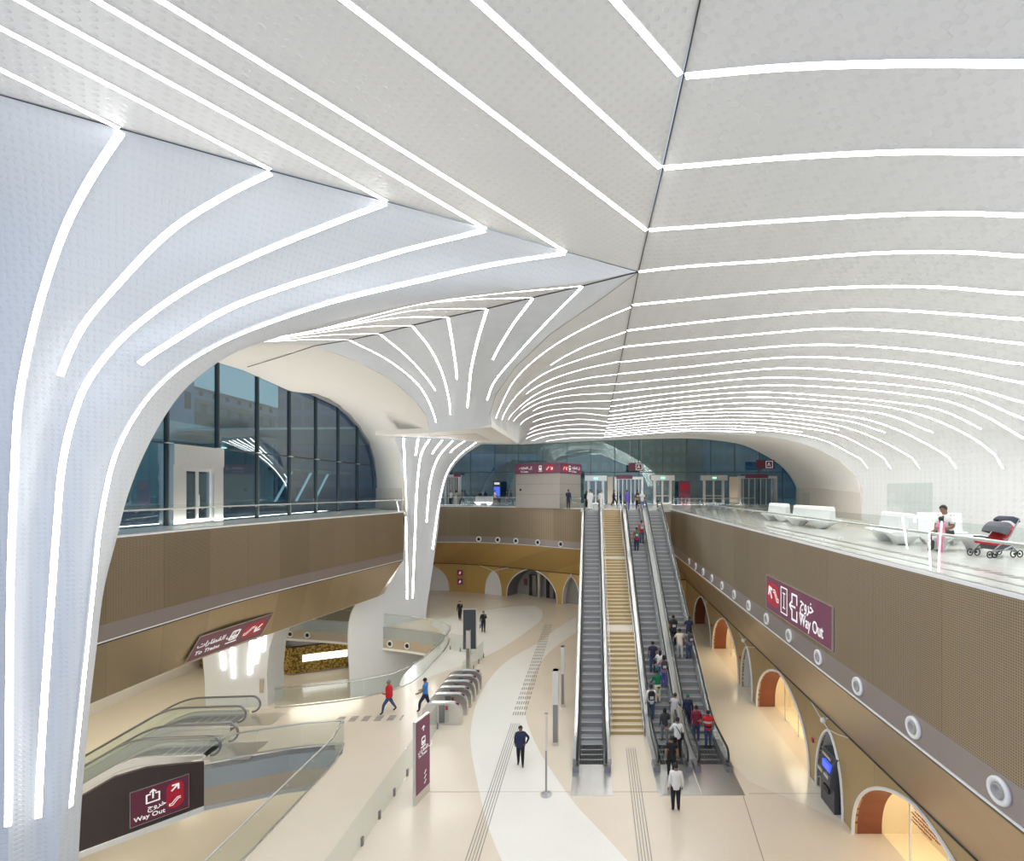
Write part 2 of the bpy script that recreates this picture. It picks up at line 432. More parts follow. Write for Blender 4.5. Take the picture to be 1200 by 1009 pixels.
# rim over the glazed end wall
A.append(dict(pts=[R_(516), P(800, 508, 39.5), P(850, 508.5, 33.8), P(917, 514, 28.5), P(950, 523, 26.4), P(983, 539, 24.7), P(1003, 558, 23.7), Vector((XW, 23.3, 11.9)), Vector((XW, 23.3, ZU+.9)), Vector((XW, 23.3, ZU-.15))]))
loft('ceiling', A, M_PANEL, N=64, sub=3)
rimA = A[-1]['pts']

# cream reveal between that rim and the glazed end wall
def cream_loft(name, outer, inner, mats):
    rows = [dict(pts=[o_, i_]) for o_, i_ in zip(outer, inner)]
    return loft(name, rows, mats, N=6, sub=1, thick=.12)
YF = 58.0
o_ = catmull(rimA[:8]+[Vector((XW, 23.3, ZU-.1))], 30)
inn = catmull([P(707, 516, YF), P(760, 514.5, YF), P(810, 514, YF), P(847, 517, YF), P(872, 522, YF), P(897, 534, YF), P(915, 546, YF), P(927, 560, YF), P(934, 575, YF), P(935, 592, YF)], 30)
cream_loft('ceiling', o_, inn, M_CREAM)

# ---- upper-left vault (B): facet between the ridge and the left seam
def SY(v): return 7.9*F/(V0-v)
def PB(u, v): return P(u, v, SY(v))
SEAM1 = [(-260, 52), (-100, 84), (0, 110), (145, 151), (320, 200), (455, 236), (570, 268), (665, 295), (748, 318)]
B = [dict(pts=[PB(-260, 52), PB(-300, 40)]),
     dict(pts=[PB(-100, 84), PB(-320, -20)]),
     dict(pts=[PB(0, 110), PB(-330, -70)])]
BS = [((143,151), (0,80), (-300,-67)), ((319,199), (0,31), (-250,-100)), ((455,236), (25,0), (-150,-98)), ((570,268), (115,0), (-40,-92)), ((664,295), (190,0), (42,-92)),
      ((748,318), (305,0), (166,-100)), ((759,270), (405,0), (274,-100)), ((775,197), (560,0), (451,-100)), ((799,88), (722,0), (634,-100)), ((822,-10), (800,-50), (770,-100))]
k = 0
for i, (a_, b_, c_) in enumerate(BS):
    d = dict(pts=[PB(*a_), PB(*b_), PB(*c_)])
    if i in (0, 1, 2, 3, 4, 6, 7, 8):
        d['strip'] = True; d['w'] = .13; d['group'] = 'light strips of the upper left vault'
        d['label'] = 'straight white light strip of the upper left vault, %s counted from the left' % ORD[k]; k += 1
    B.append(d)
B.append(dict(pts=[PB(842, -95), PB(841, -100)]))
loft('ceiling', B, M_PANEL, N=24, sub=2)

# ---- near column (C): canopy coming down from the left seam
def QP(l): return [P(*q) for q in l]
BOT = 1330
C_ = []
C_.append(dict(pts=QP([(-260,52,8.6),(-330,300,10.4),(-340,650,11),(-330,1009,11.2),(-325,BOT,11.2)])))
C_.append(dict(pts=QP([(-100,84,9.2),(-170,300,11.0),(-195,600,11.8),(-190,1009,12),(-190,BOT,12)])))
C_.append(dict(pts=QP([(0,110,9.7),(-60,280,11.2),(-88,600,12.2),(-92,1009,12.3),(-92,BOT,12.3)])))
C_.append(dict(pts=QP([(144,152,10.65),(112,200,11.0),(80,260,11.4),(53,336,11.8),(33,413,12.1),(22,476,12.25),(16.7,569,12.4),(13,672,12.5),(10,975,12.5),(9,BOT,12.5)]), strip=P(10,973,12.5), label='long light strip down the near column, leftmost'))
C_.append(dict(pts=QP([(319,201,12.05),(265,228,12.2),(200,270,12.35),(135,336,12.5),(97,382,12.6),(72,436,12.7),(50,520,12.75),(38,650,12.8),(30,1009,12.8),(29,BOT,12.8)]), strip=P(72,436,12.7), label='short curved light strip of the near column, second from the left'))
C_.append(dict(pts=QP([(454,237,13.3),(390,261,13.3),(300,298,13.25),(223,336,13.2),(160,381,13.15),(127,414,13.1),(100,453,13.05),(83,500,13),(73,548,13),(68,603,13),(63,672,13),(45,960,13),(43,BOT,13)]), strip=P(45,958,13), label='long white light strip down the near column, third from the left'))
C_.append(dict(pts=QP([(570,269,14.65),(480,291,14.6),(400,315,14.4),(328,338,14.1),(267,362,13.85),(207,397,13.6),(162,428,13.45),(125,480,13.3),(105,545,13.25),(92,660,13.2),(68,1009,13.2),(66,BOT,13.2)]), strip=P(162,428,13.45), label='short curved light strip of the near column, fourth from the left'))
C_.append(dict(pts=QP([(664,296,16.1),(580,309,15.8),(480,331,15.3),(400,350,14.8),(333,371,14.5),(260,400,14.2),(207,432,14),(173,465,13.85),(150,499,13.75),(133,536,13.65),(123,576,13.6),(115,623,13.5),(110,672,13.45),(82,943,13.4),(76,1009,13.4),(74,BOT,13.4)]), strip=P(82,943,13.4), label='long light strip down the near column, rightmost, sweeping far across the ceiling'))
edgeC = [(748,318,17.6),(680,331,17.2),(600,340,16.8),(500,353,16.4),(430,367,16.2),(360,385,16.05),(315,399,16),(285,409,15.8),(255,425,15.5),(218,455,15.2),(195,485,15),(170,530,14.8),(150,580,14.6),(137,630,14.4),(122,690,14.2),(112,770,14),(103,850,13.9),(92,1009,13.8),(88,BOT,13.8)]
C_.append(dict(pts=QP(edgeC)))
C_.append(dict(pts=QP([(748,318,17.6)]+[(u-14, v-8, Y+2.5) for u, v, Y in edgeC[1:]])))
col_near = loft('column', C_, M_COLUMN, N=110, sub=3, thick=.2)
del col_near['kind']; tag(col_near, 'near left white column flaring into the ceiling, striped with long light lines', 'column')
for s in C_:
    if 'strip' in s: s['group'] = None

# ---- far canopy (D), its right flank (E) and the cell behind the near column (F)
SEAM2 = [(748,318,17.6),(683,334.5,18.6),(625,348,19.4),(571,361,20.3),(525,371,21.2),(483,381,22.1),(445,390.5,23.1),(409.5,398,24.0),(368,405,24.9)]
crease = [(748,318,17.6),(700,353,20.6),(645,391,24),(604,430,27.2),(581,462,29.8),(574,485,31.3),(576,500,32)]
D = [dict(pts=QP(crease)),
 dict(pts=QP([(683,334.5,18.6),(642.5,375,21.5),(603,418,24.8),(578,449,28),(571,468,30),(562,501.5,32.4)]), strip=P(571,467,30), label='light strip of the far canopy, rightmost of the left face, long and curved'),
 dict(pts=QP([(625,348,19.4),(599,383,22),(577,422,25.6),(562,460,29),(552,502.5,32.8)]), strip=P(577,422,25.6), label='light strip of the far canopy, second from the right, short'),
 dict(pts=QP([(571,361,20.3),(560,398,23),(552,434,26.5),(547.5,478,30.8),(542,503.5,33.2)]), strip=P(547.7,477.5,30.8), label='light strip of the far canopy, third from the right, nearly straight'),
 dict(pts=QP([(525,371,21.2),(531,406,24.3),(535.6,444,27.8),(533,480,31.3),(531,504.5,33.7)]), strip=P(535.6,443.8,27.8), label='light strip of the far canopy in the middle, short and upright'),
 dict(pts=QP([(483,381,22.1),(505.4,410,25),(521,445,28.6),(528,486.5,32.4),(523,505,34)]), strip=P(528,485,32.3), label='light strip of the far canopy, third from the left, long and curved'),
 dict(pts=QP([(445,390.5,23.1),(482,422,26.2),(510,457,29.8),(520,485,32.5),(516,505.5,34.4)]), strip=P(509.5,456,29.8), label='light strip of the far canopy, second from the left, short and slanting'),
 dict(pts=QP([(409.5,398,24),(458.4,424,27.3),(493.7,455,30.3),(511,494,33.6),(511,506,34.6)]), strip=P(511,493.5,33.6), label='light strip of the far canopy, leftmost beside the cream arch'),
 dict(pts=QP([(368,405,24.9),(419,424,27),(458,445,29),(486,469,31.5),(499.6,488,33.5),(504,507,35)]))]
for s in D: s['group'] = None; s['w'] = .10
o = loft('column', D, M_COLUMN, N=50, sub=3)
del o['kind']; tag(o, 'white column canopy in the middle of the hall above the cream soffit slab', 'column')
can_root = o
# E
def yr(v): return ridgeY(v)
E = [dict(pts=QP(crease)),
 dict(pts=QP([(740,359,20.6),(701,376,22.6),(642.5,409,26),(603,445,29.4),(586,477,32),(580.6,491.6,33.2),(581,503,34)]), strip=P(580.6,491.6,33.2)),
 dict(pts=QP([(734,388,23.4),(682,407,25.8),(644.5,428,28.2),(608,458,31.5),(588,490,34),(586,506,35.3)]), strip=P(644.5,428,28.2)),
 dict(pts=QP([(731,406,25.5),(682,420,27.8),(635,439,30.2),(603,466,32.8),(588,492,35),(590,509,36.8)]), strip=P(588,492,35)),
 dict(pts=QP([(727,423,28),(682,432.5,30),(642.5,446,32),(616,462,33.8),(598,485,35.8),(594,511,38)]), strip=P(616,462,33.8)),
 dict(pts=QP([(724,438,30.5),(682,444,32),(635,458,34.3),(607,478,36.2),(595,493,37.3),(597,513,39.2)]), strip=P(595,493,37.3)),
 dict(pts=QP([(721,449.5,32.7),(682,453,34.2),(642.5,462,36),(611,479,37.8),(600,500,39.3),(600,515,40.4)]), strip=P(611,479,37.8)),
 dict(pts=QP([(719,460,35.1),(662,464,37),(627,474,38.6),(601.5,494,40),(602,517,41.5)]), strip=P(601.5,494,40)),
 dict(pts=QP([(717,469.5,37.6),(682,470.5,38.6),(642,474.5,40),(625,481,40.8),(606,497,41.8),(605,518,42.5)]), strip=P(625,480,40.8)),
 dict(pts=QP([(715,478.5,40.3),(666,478.5,41.4),(635,483,42.2),(610,497,43),(607,519.5,43.5)]), strip=P(610,496,43)),
 dict(pts=QP([(713.5,487.5,43.4),(682,484,43.8),(655,486,44.2),(625,494,44.8),(612,504,45.2),(608,520,45.5)]), strip=P(625,493,44.8)),
 dict(pts=QP([(712,494,46),(680,491,46.4),(645,495,46.6),(621,503,46.8),(609,520.3,47)]), strip=P(621,502,46.8)),
 dict(pts=QP([(711,499,48.2),(680,497,48.5),(640,501,48.8),(618,509,49),(610,520.5,49)]), strip=P(618,508,49)),
 dict(pts=QP([(710,504,50.6),(680,502.5,51),(640,506,51),(618,513,51),(611,521,51)]), strip=P(616,513,51)),
 dict(pts=QP([(709,508,52.7),(680,507.5,53),(640,511,53.2),(612,521,53.4)]), strip=P(622,516,53.3)),
 dict(pts=QP([(708,512.5,55.2),(670,513,55.4),(613,521,55.6)]), strip=P(640,516.5,55.6)),
 dict(pts=QP([(707,516,YF),(670,518,YF),(606,521,YF)]))]
k = 0
for s in E:
    s['w'] = .058
    if 'strip' in s:
        s['label'] = 'curved light strip between the roof ridge and the far canopy, %s from the front' % ORD[k]; k += 1
        s['group'] = 'light strips between the ridge and the far canopy'
loft('ceiling', E, M_PANEL, N=60, sub=3)
# F
FF = [dict(pts=QP([(748,318,17.6),(700,326,18),(600,337,18),(480,350,18),(400,366,18.3),(330,384,18.6),(285,398,19)]))]
FD = [[(683,334.5,18.6),(564,345.5,18.6),(486,357,18.6),(407.5,377,18.7),(360.5,388.5,18.9),(290,400,19.2)],
 [(625,348,19.4),(525,352,19.2),(466,361,19.2),(400,379,19.2),(349,391,19.3),(289,401,19.5)],
 [(571,361,20.3),(486,363,20.1),(427,375,19.8),(337,393.6,19.8),(288,401.5,19.8)],
 [(525,371,21.2),(466,371.7,20.9),(388,384.5,20.4),(329,395.2,20.2),(287,402,20.1)],
 [(483,381,22.1),(427,382.3,21.6),(368,390,21),(321,396.8,20.6),(286,402.5,20.4)],
 [(445,390.5,23.1),(388,391.8,22.2),(341,396,21.3),(313.5,398.6,20.9),(285,403,20.7)],
 [(409.5,398,24),(368,397.2,23),(329,398.8,21.9),(306,400.3,21.3),(285,403.5,21)]]
for i, q in enumerate(FD):
    FF.append(dict(pts=QP(q), strip=True, w=.055, label='thin light strip fanning left behind the near column, %s from the top' % ORD[i], group='light strips of the cell behind the near column'))
FF.append(dict(pts=QP([(368,405,24.9),(340,404,23.8),(310,403.5,22.5),(285,404,21.3)])))
loft('ceiling', FF, M_PANEL, N=40, sub=2)

# cream reveal of the left window arch
XLW = -20.7
def W(u, v): return PX(u, v, XLW)
GO = QP([(285,404,21.3),(310,403.5,22.5),(340,404,23.8),(368,405,24.9),(419,424,27),(458,445,29),(486,469,31.5),(499.6,488,33.5),(504,507,35),(484,509.5,36.3),(461,512,38),(469,531,40),(473,565,41),(475,606,41.5)])
GI = [W(225,428),W(254,424.5),W(285,434),W(312,446),W(340,458.5),W(364,461.5),W(380,467),W(394,475),W(408,486),W(420,500),W(432.5,519),(W(438,538)),W(441,560),W(441,604)]
cream_loft('ceiling', GO, GI, M_CREAM)
# travertine plinth courses on both cream reveals
def plinth(name, a, b, z0, z1, off=.03):
    a = Vector((*a, 0)); b = Vector((*b, 0)); d = (b-a).normalized(); n_ = Vector((d.y, -d.x, 0))
    if n_.dot(CAM-a) < 0: n_ = -n_
    mb = MB(); q = [a+n_*off, b+n_*off, b-n_*.1, a-n_*.1]
    mb.add([(p.x, p.y, z) for z in (z0, z1) for p in q], [(0,1,2,3),(4,7,6,5),(0,4,5,1),(1,5,6,2),(2,6,7,3),(3,7,4,0)])
    o = mb.build(name, M_TRAV); return struct(o)
plinth('baseboard_right', (XW+.05, 23.35), (24.3, YF-.1), ZU, 11.75, .06)
gp = W(441, 600); ga = P(475, 606, 41.5)
plinth('baseboard_left', (ga.x-.25, ga.y), (gp.x+.02, gp.y), ZU, 11.75, .06)

# lower pier (P) under the cream soffit
def pl(u): return 59/(1+(U0-u)/F)
ZS = 15.7
def sof(v): return (ZS-H)*F/(V0-v)
def pier_curve(pts, label=None, strip=None):
    v0 = pts[0][1]; Yt = sof(v0); out = []
    for u, v in pts:
        t = max(0, min(1, (610-v)/(610-v0)))**1.6 if v < 610 else 0
        out.append(P(u, v, pl(u)*(1-t)+Yt*t))
    d = dict(pts=out, w=.14, group=None, label=label)
    if strip is not None: d['strip'] = out[strip]
    return d
PP = [pier_curve([(461.5,512),(469,531.5),(473,565),(474,612),(455,655),(430,690),(411,722),(411,812),(411,880)]),
 pier_curve([(473,512.6),(474.4,557),(476,635),(477,701),(474,760),(474,870)], 'light strip down the middle column, leftmost and longest', 3),
 pier_curve([(490,513.5),(487,534),(481,600),(480,701),(478,870)], 'short light strip at the middle column top, second from the left', 1),
 pier_curve([(503.5,514),(493.7,531.5),(489,565),(486,634.6),(483.5,699),(482,870)], 'light strip down the middle column, second of the long ones', 4),
 pier_curve([(518.7,515),(506.6,532),(497,570),(492,634),(488,700),(486,870)], 'short light strip at the middle column top, fourth from the left', 1),
 pier_curve([(531,515.8),(513,536.7),(504,565),(499.6,612.7),(492,700),(489,870)], 'light strip of the middle column ending at the balcony rail height', 3),
 pier_curve([(544.7,516.4),(528.5,529),(512,562),(506,612),(495,700),(492,870)], 'short light strip at the middle column top, sixth from the left', 1),
 pier_curve([(558,518),(537.5,534),(524.6,552),(515.6,583),(506.6,646),(498,710),(495,870)], 'light strip along the right edge of the middle column', 4),
 pier_curve([(566,519),(540,537),(526,556),(517,588),(513,624),(504,686),(499,724),(497,870)])]
PP.append(dict(pts=[p+Vector((-1.8, 3.0, .1)) for p in PP[-1]['pts']]))
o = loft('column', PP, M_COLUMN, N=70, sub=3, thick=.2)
del o['kind']; tag(o, 'white middle column standing past the end of the left balcony', 'column')

# cream soffit slab between canopy and pier
soff = [PZ(440,510,ZS), PZ(504,507,ZS), PZ(576,500.6,ZS), PZ(607,520,ZS), PZ(566,519,ZS), PZ(525,514,ZS), PZ(457.6,511.3,ZS)]
mb = MB(); mb.prism([(p.x, p.y) for p in soff], ZS, ZS+.35, lambda a, b, t: (a, b, t)); struct(mb.build('ceiling', M_CREAM))
cen = sum(soff, Vector())/len(soff)
mb = MB(); mb.prism([((p.x-cen.x)*.45+cen.x+.6, (p.y-cen.y)*.45+cen.y) for p in soff], ZS-.03, ZS, lambda a, b, t: (a, b, t)); struct(mb.build('trim_1', M_TRAV))

# closing ceiling behind the canopy, up to the glazed wall
mb = MB(); mb.prism([(-6.7, 43.4), (-8.95, YF+.2), (-40, YF+.2), (-40, 44.5), (-9.5, 42.6)], 17.0, 17.2, lambda a, b, t: (a, b, t)); struct(mb.build('ceiling', M_PANEL))
# dark seams
def seam(pts, r=.018):
    mb = MB(); mb.tube(pts, r, 5); return struct(mb.build('trim_2', M_SEAM))
seam([R_(v)-Vector((0, 0, .02)) for v in [-90, -20]+list(range(20, 516, 15))+[515]], .015)
seam([PB(u, v)-Vector((0, 0, .02)) for u, v in SEAM1], .011)
seam([P(*q)-Vector((0, 0, .02)) for q in SEAM2]+[P(330, 418, 26), P(290, 430, 27.3)], .02)
seam([P(*q)-Vector((0, 0, .02)) for q in crease], .008)

# build all light strips
gl = None
for pts, ns, w, lab, grp in STRIPS:
    vs, fs = ribbon(pts, ns, w)
    o = mesh_obj('light_strip', vs, fs, [M_STRIP, M_WHITE])
    for i_, p_ in enumerate(o.data.polygons): p_.material_index = 0 if (i_ < len(fs)-2 and i_ % 4 == 0) else 1
    tag(o, lab, 'light', grp if grp else 'light strips')
# ================================================================ FLOORS
def slab(name, outer, holes, z1, z0, mat, side=None):
    loops = [outer]+holes
    vs = [Vector((x, y, 0)) for l in loops for x, y in l]
    tris = tessellate_polygon([[Vector((x, y, 0)) for x, y in l] for l in loops])
    n = len(vs); V = [(v.x, v.y, z1) for v in vs]+[(v.x, v.y, z0) for v in vs]; Fc = []
    for a, b, c in tris:
        nz = (vs[b]-vs[a]).cross(vs[c]-vs[a]).z
        if nz < 0: a, c = c, a
        Fc += [(a, b, c), (c+n, b+n, a+n)]
    k = 0; nt_ = len(Fc)
    for l in loops:
        for i in range(len(l)):
            j = (i+1) % len(l); Fc.append((k+i, k+j, k+j+n, k+i+n))
        k += len(l)
    o = mesh_obj(name, V, Fc, [mat, side or mat])
    for i, p in enumerate(o.data.polygons): p.material_index = 1 if i >= nt_ or p.normal.z < -.5 else 0
    return struct(o)
def smooth2(pts, n):
    return [(p.x, p.y) for p in catmull([Vector((x, y, 0)) for x, y in pts], n)]
# the opening to the level below
E1 = [(-11, 3), (-11, 21.4)]
LIP = [(-11.35, 22.25), (-13.6, 21.75), (-16.4, 20.55)]
ESC_FRONT = [(-17.1, 20.75), (-17.6, 25.75)]
V2 = smooth2([(-16.9, 25.9), (-15.2, 26.3), (-12.7, 27.2), (-11.45, 28.1), (-10.8, 29.6), (-10.7, 33), (-10.75, 36.2), (-11.2, 38), (-12.5, 39.2), (-15, 40.4), (-17.7, 41.3), (-22, 42.8), (-28, 44)], 40)
VOID = E1+LIP+ESC_FRONT+V2+[(-37, 44.5), (-37, 3)]
slab('floor', [(-38, 2), (12.3, 2), (12.3, 58), (-38, 58)], [VOID], 0, -.25, M_FLOOR, M_CREAM)
slab('floor', [(-60, 2), (12, 2), (12, 62), (-60, 62)], [], ZL, ZL-.2, M_FLOORY)
slab('ceiling', [(-38, 2), (9.2, 2), (9.2, 58), (-38, 58)], [[(x*1.0, y) for x, y in VOID]], -1.75, -1.95, M_WHITE)
def wallstrip(name, pts, z0, z1, mat, off=0, th=.06, eye=CAM):
    """vertical band following a plan polyline"""
    mb = MB(); vs = []; L = len(pts)
    for i, (x, y) in enumerate(pts):
        a = Vector(pts[max(0, i-1)]); b = Vector(pts[min(L-1, i+1)]); d = (b-a).normalized(); n_ = Vector((d.y, -d.x))*off
        m_ = Vector((d.y, -d.x))*(off+th)
        vs += [(x+n_.x, y+n_.y, z0), (x+n_.x, y+n_.y, z1), (x+m_.x, y+m_.y, z1), (x+m_.x, y+m_.y, z0)]
    fs = []
    for i in range(L-1):
        for k in range(4): fs.append((i*4+k, i*4+(k+1) % 4, (i+1)*4+(k+1) % 4, (i+1)*4+k))
    fs += [(0,1,2,3), ((L-1)*4+3, (L-1)*4+2, (L-1)*4+1, (L-1)*4)]
    mb.add(vs, fs); return struct(mb.build(name, mat))
M_GREYG = simple('grey glazed fascia', (.40, .45, .47), .15, .3)
M_BRZP = simple('pale bronze fascia', (.52, .45, .36), .35, .4)
FRONTEDGE = E1[1:]+LIP
for nm, pts in (('trim_3', LIP), ('trim_3', [(-37, 44.5)]+V2[::-1]), ('trim_3', [(-11, 3), (-11, 21.4), (-11.35, 22.25)])):
    far = pts is LIP
    wallstrip(nm, pts, -1.0, -.02, M_GREYG, 0 if far else 0, .05)
    wallstrip(nm, pts, -1.78, -1.0, M_BRZP, 0, .06)
    wallstrip(nm, pts, -1.97, -1.78, M_WHITE, 0, .09)
# dark cladding under the way-out escalators, an oblique wall in the opening
DK = [(-16.4, 20.55), (-18.9, 17.95), (-22.5, 13.8)]
mb = MB()
def dk(t):  # along the plan line
    a, b = Vector(DK[0]), Vector(DK[1])
    return a+(b-a)*t
tops = [(0, .1), (.1, .2), (.25, .36), (.5, .59), (.75, .60), (1.0, .25), (1.35, -.4)]
vs = []
for t, z in tops:
    p = dk(t); q = p+Vector((-.11, .11))
    vs += [(p.x, p.y, -1.75), (p.x, p.y, z), (q.x, q.y, z), (q.x, q.y, -1.75)]
fs = [(i*4+k, i*4+(k+1) % 4, i*4+4+(k+1) % 4, i*4+4+k) for i in range(len(tops)-1) for k in range(4)]+[(0,1,2,3), tuple(len(tops)*4-4+k for k in (3,2,1,0))]
mb.add(vs, fs); o = mb.build('wall_dark', M_DARK); struct(o)
wallstrip('trim_3', [DK[0], tuple(dk(1.6))], -1.97, -1.75, M_WHITE, -.05, .16)

# inlays of paler terrazzo, flush 3 mm sheets
def flo(l, z=0): return [(p.x, p.y) for p in (PZ(u, v, z) for u, v in l)]
def inlay(pts, mat, z=.003, n=0):
    mb = MB(); mb.prism(pts, -.01, z, lambda a, b, t: (a, b, t)); return struct(mb.build('trim_4', mat))
left = smooth2(flo([(675,723),(653,736),(633,752),(606,767),(587,781),(573,797),(560,820),(552.5,848),(551.5,873),(557,906),(571,966),(588,1009),(612,1060)]), 40)
right = smooth2(flo([(765,1045),(733,1006),(702,972),(677,946),(650,909),(630,876),(616,840),(617,813),(627,787),(643,765),(675,741)]), 40)
inlay(left+right, M_FLOORL, .004)
inlay(smooth2(flo([(635.5,716),(634,726),(613,743),(587,760),(560,773),(525,786),(497,795),(470,806),(474,790),(497,770),(520,752),(519,742),(506,730),(520,724),(563,716),(600,711),(625,710),(635.5,716)]), 60)[:-1], M_FLOORL, .003)
inlay([(8.86, 16.9), (8.86, 46), (6.0, 46), (5.95, 20.6)]+flo([(878,916),(910,930),(950,946)]), M_FLOORY, .003)
# pale band at the far end
inlay(smooth2(flo([(505,698),(560,701),(600,706),(570,714),(530,722),(503,729)]), 20), M_FLOORY, .003)
def line(pts, w=.02, mat=M_SEAM, z=.006, name='trim_5'):
    mb = MB()
    for a, b in zip(pts[:-1], pts[1:]):
        a = Vector(a); b = Vector(b); d = (b-a).normalized(); n_ = Vector((d.y, -d.x))*w/2
        mb.prism([tuple(a+n_), tuple(a-n_), tuple(b-n_), tuple(b+n_)], .0, z, lambda p, q, t: (p, q, t))
    return struct(mb.build(name, mat))
M_JOINT = simple('floor joint', (.35, .28, .22), .5)
line(flo([(490,928),(800,928)]), .015, M_JOINT); line(flo([(871,933),(905,1040)]), .03, M_JOINT); line(flo([(878,930),(1001,930)]), .015, M_JOINT)
# tactile guide paths
def tactile(a0, a1, n, gap, w, label, dash=None):
    root = empty('tactile_path', (0, 0, 0), 0, label, 'guide path')
    a0, a1 = Vector(a0), Vector(a1); d = (a1-a0); L = d.length; d.normalize(); nn = Vector((d.y, -d.x))
    for i in range(n):
        o = nn*(i-(n-1)/2)*gap; mb = MB()
        if dash:
            s = 0
            while s < L:
                p, q = a0+o+d*s, a0+o+d*min(L, s+dash); mb.prism([tuple(p+nn*w/2), tuple(p-nn*w/2), tuple(q-nn*w/2), tuple(q+nn*w/2)], .004, .012, lambda a, b, t: (a, b, t)); s += dash*1.8
        else:
            p, q = a0+o, a1+o; mb.prism([tuple(p+nn*w/2), tuple(p-nn*w/2), tuple(q-nn*w/2), tuple(q+nn*w/2)], .004, .012, lambda a, b, t: (a, b, t))
        mb.build('guide_bar', M_TAC, root)
    return root
f = lambda u, v: flo([(u, v)])[0]
tactile(f(551, 1015), f(604, 848), 5, .1, .026, 'four-line metal guide path running past the man in the navy jacket')
tactile(f(608, 838), f(643, 731), 6, .12, .05, 'dashed metal guide path curving away between gates and escalators', .35)
tactile(f(757, 1013), f(739, 877), 5, .1, .026, 'metal guide path leading from the foreground to the staircase')
tactile(f(395, 843), f(472, 841), 5, .12, .05, 'dashed metal guide path behind the person in the red jacket', .35)

# ================================================================ UPPER LEVEL
def XL(y):
    T = [(2, -17.8), (20, -17.8), (24, -17.65), (27, -17.2), (30, -16.6), (34, -15.8), (38.4, -14.95)]
    for (a, xa), (b, xb) in zip(T[:-1], T[1:]):
        if y <= b: return xa+(xb-xa)*(y-a)/(b-a)
LEFTP = smooth2([(-17.8, 8), (-17.8, 20), (-17.65, 24), (-17.2, 27), (-16.6, 30), (-15.8, 34), (-14.95, 38.4)], 40)
LEFTW = [(x-1.9*1.0, y-.2) for x, y in LEFTP]
BACKP = smooth2([(-24, 49.6), (-19, 51), (-15.5, 51.5), (-11.8, 51.1), (-8, 49.6), (-3.2, 46.6), (0, 44.7), (3.5, 43.9), (7.05, 43.4)], 60)
BACKW = smooth2([(-25.5, 55), (-20.5, 56), (-16.4, 55.7), (-11.9, 54.2), (-8, 52.2), (-3.2, 49.4), (1, 47.3), (5, 46.2), (8.81, 45.6)], 60)
RIGHTP = [(7.05, y) for y in (43.4, 43, 40, 35, 30, 25, 20, 15, 10, 6, 2)]
RIGHTW = [(8.81, y+2.2*max(0, (y-42))/1.4) for x, y in RIGHTP]
up = [(7.05, 2), (13.3, 2), (13.3, 23.3), (24.9, 58.3), (-21.2, 58.3), (-21.2, 8)]+LEFTP+[(-15.1, 39.3), (-17.2, 41.2), (-19.5, 44), (-20.2, 47), (-19, 51)]+[p for p in BACKP if p[0] > -18.6 and p[0] < -.9]+[(-.9, 42.6), (5.95, 42.6), (7.05, 43.4)]
slab('floor', up, [], ZU, ZU-.22, M_FLOORU, M_WHITE)
def ruled(name, A_, B_, za, zb, mat, th=.06):
    vs = []; L = len(A_)
    for (x, y), (x2, y2) in zip(A_, B_): vs += [(x, y, za), (x2, y2, zb)]
    for i, ((x, y), (x2, y2)) in enumerate(zip(A_, B_)):
        d = Vector((x2-x, y2-y))
        j0, j1 = max(0, i-1), min(L-1, i+1); t = Vector(A_[j1])-Vector(A_[j0]); t.normalize(); n_ = Vector((-t.y, t.x))*th
        vs += [(x+n_.x, y+n_.y, za-.01), (x2+n_.x, y2+n_.y, zb-.01)]
    o2 = 0; fs = []; vv = []
    n = L
    for i in range(L): vv.append(vs[2*i]); vv.append(vs[2*i+1])
    for i in range(L): vv.append(vs[2*L+2*i]); vv.append(vs[2*L+2*i+1])
    for i in range(L-1):
        a = 2*i; fs += [(a, a+1, a+3, a+2), (2*L+a, 2*L+a+2, 2*L+a+3, 2*L+a+1), (a, a+2, 2*L+a+2, 2*L+a), (a+1, 2*L+a+1, 2*L+a+3, a+3)]
    mb = MB(); mb.add(vv, fs); return struct(mb.build(name, mat))
# profile: white edge, perforated panel, taupe band, thin white line, slanted soffit
def fascia(side, path, wall, zslant=3.2, s=1, lower=M_BRONZE2, upper=M_BRONZE):
    wallstrip('trim_6', path, ZU-(.2 if side == 'left' else .05), ZU+.02, M_WHITE, -.03*s, .09*s)
    wallstrip('wall_'+side, path, 6.7, ZU-.05, upper, -.02*s, .09*s)
    wallstrip('trim_7', path, 6.1, 6.72, M_BAND, -.03*s, .08*s)
    wallstrip('trim_8', path, 6.04, 6.09, M_WHITE, -.045*s, .09*s)
    wallstrip('trim_8', path, 6.00, 6.04, M_BLACK, -.03*s, .09*s)
    ruled('wall_'+side+'_soffit', path, wall, 6.02, zslant, lower, .07*s)
fascia('left', LEFTP, LEFTW, 3.2, 1)
fascia('back', BACKP, BACKW, 3.2, -1, M_GOLDW)
fascia('right', RIGHTP, RIGHTW, 3.2, -1, M_BRONZE2)
# returning end of the left balcony
ENDP = [(-14.95, 38.4), (-15.3, 39.3), (-17.2, 41.2)]; ENDW = [(-16.85, 38.2), (-16.9, 39.6), (-18.3, 40.8)]
fascia('left', ENDP, ENDW, 3.2, 1)
# soffit beyond the slant, left and rear
slab('ceiling', LEFTW+[(-18.3, 40.8), (-20, 44), (-22, 58), (-38, 58), (-38, 8)], [], 3.3, 3.18, M_CREAM)
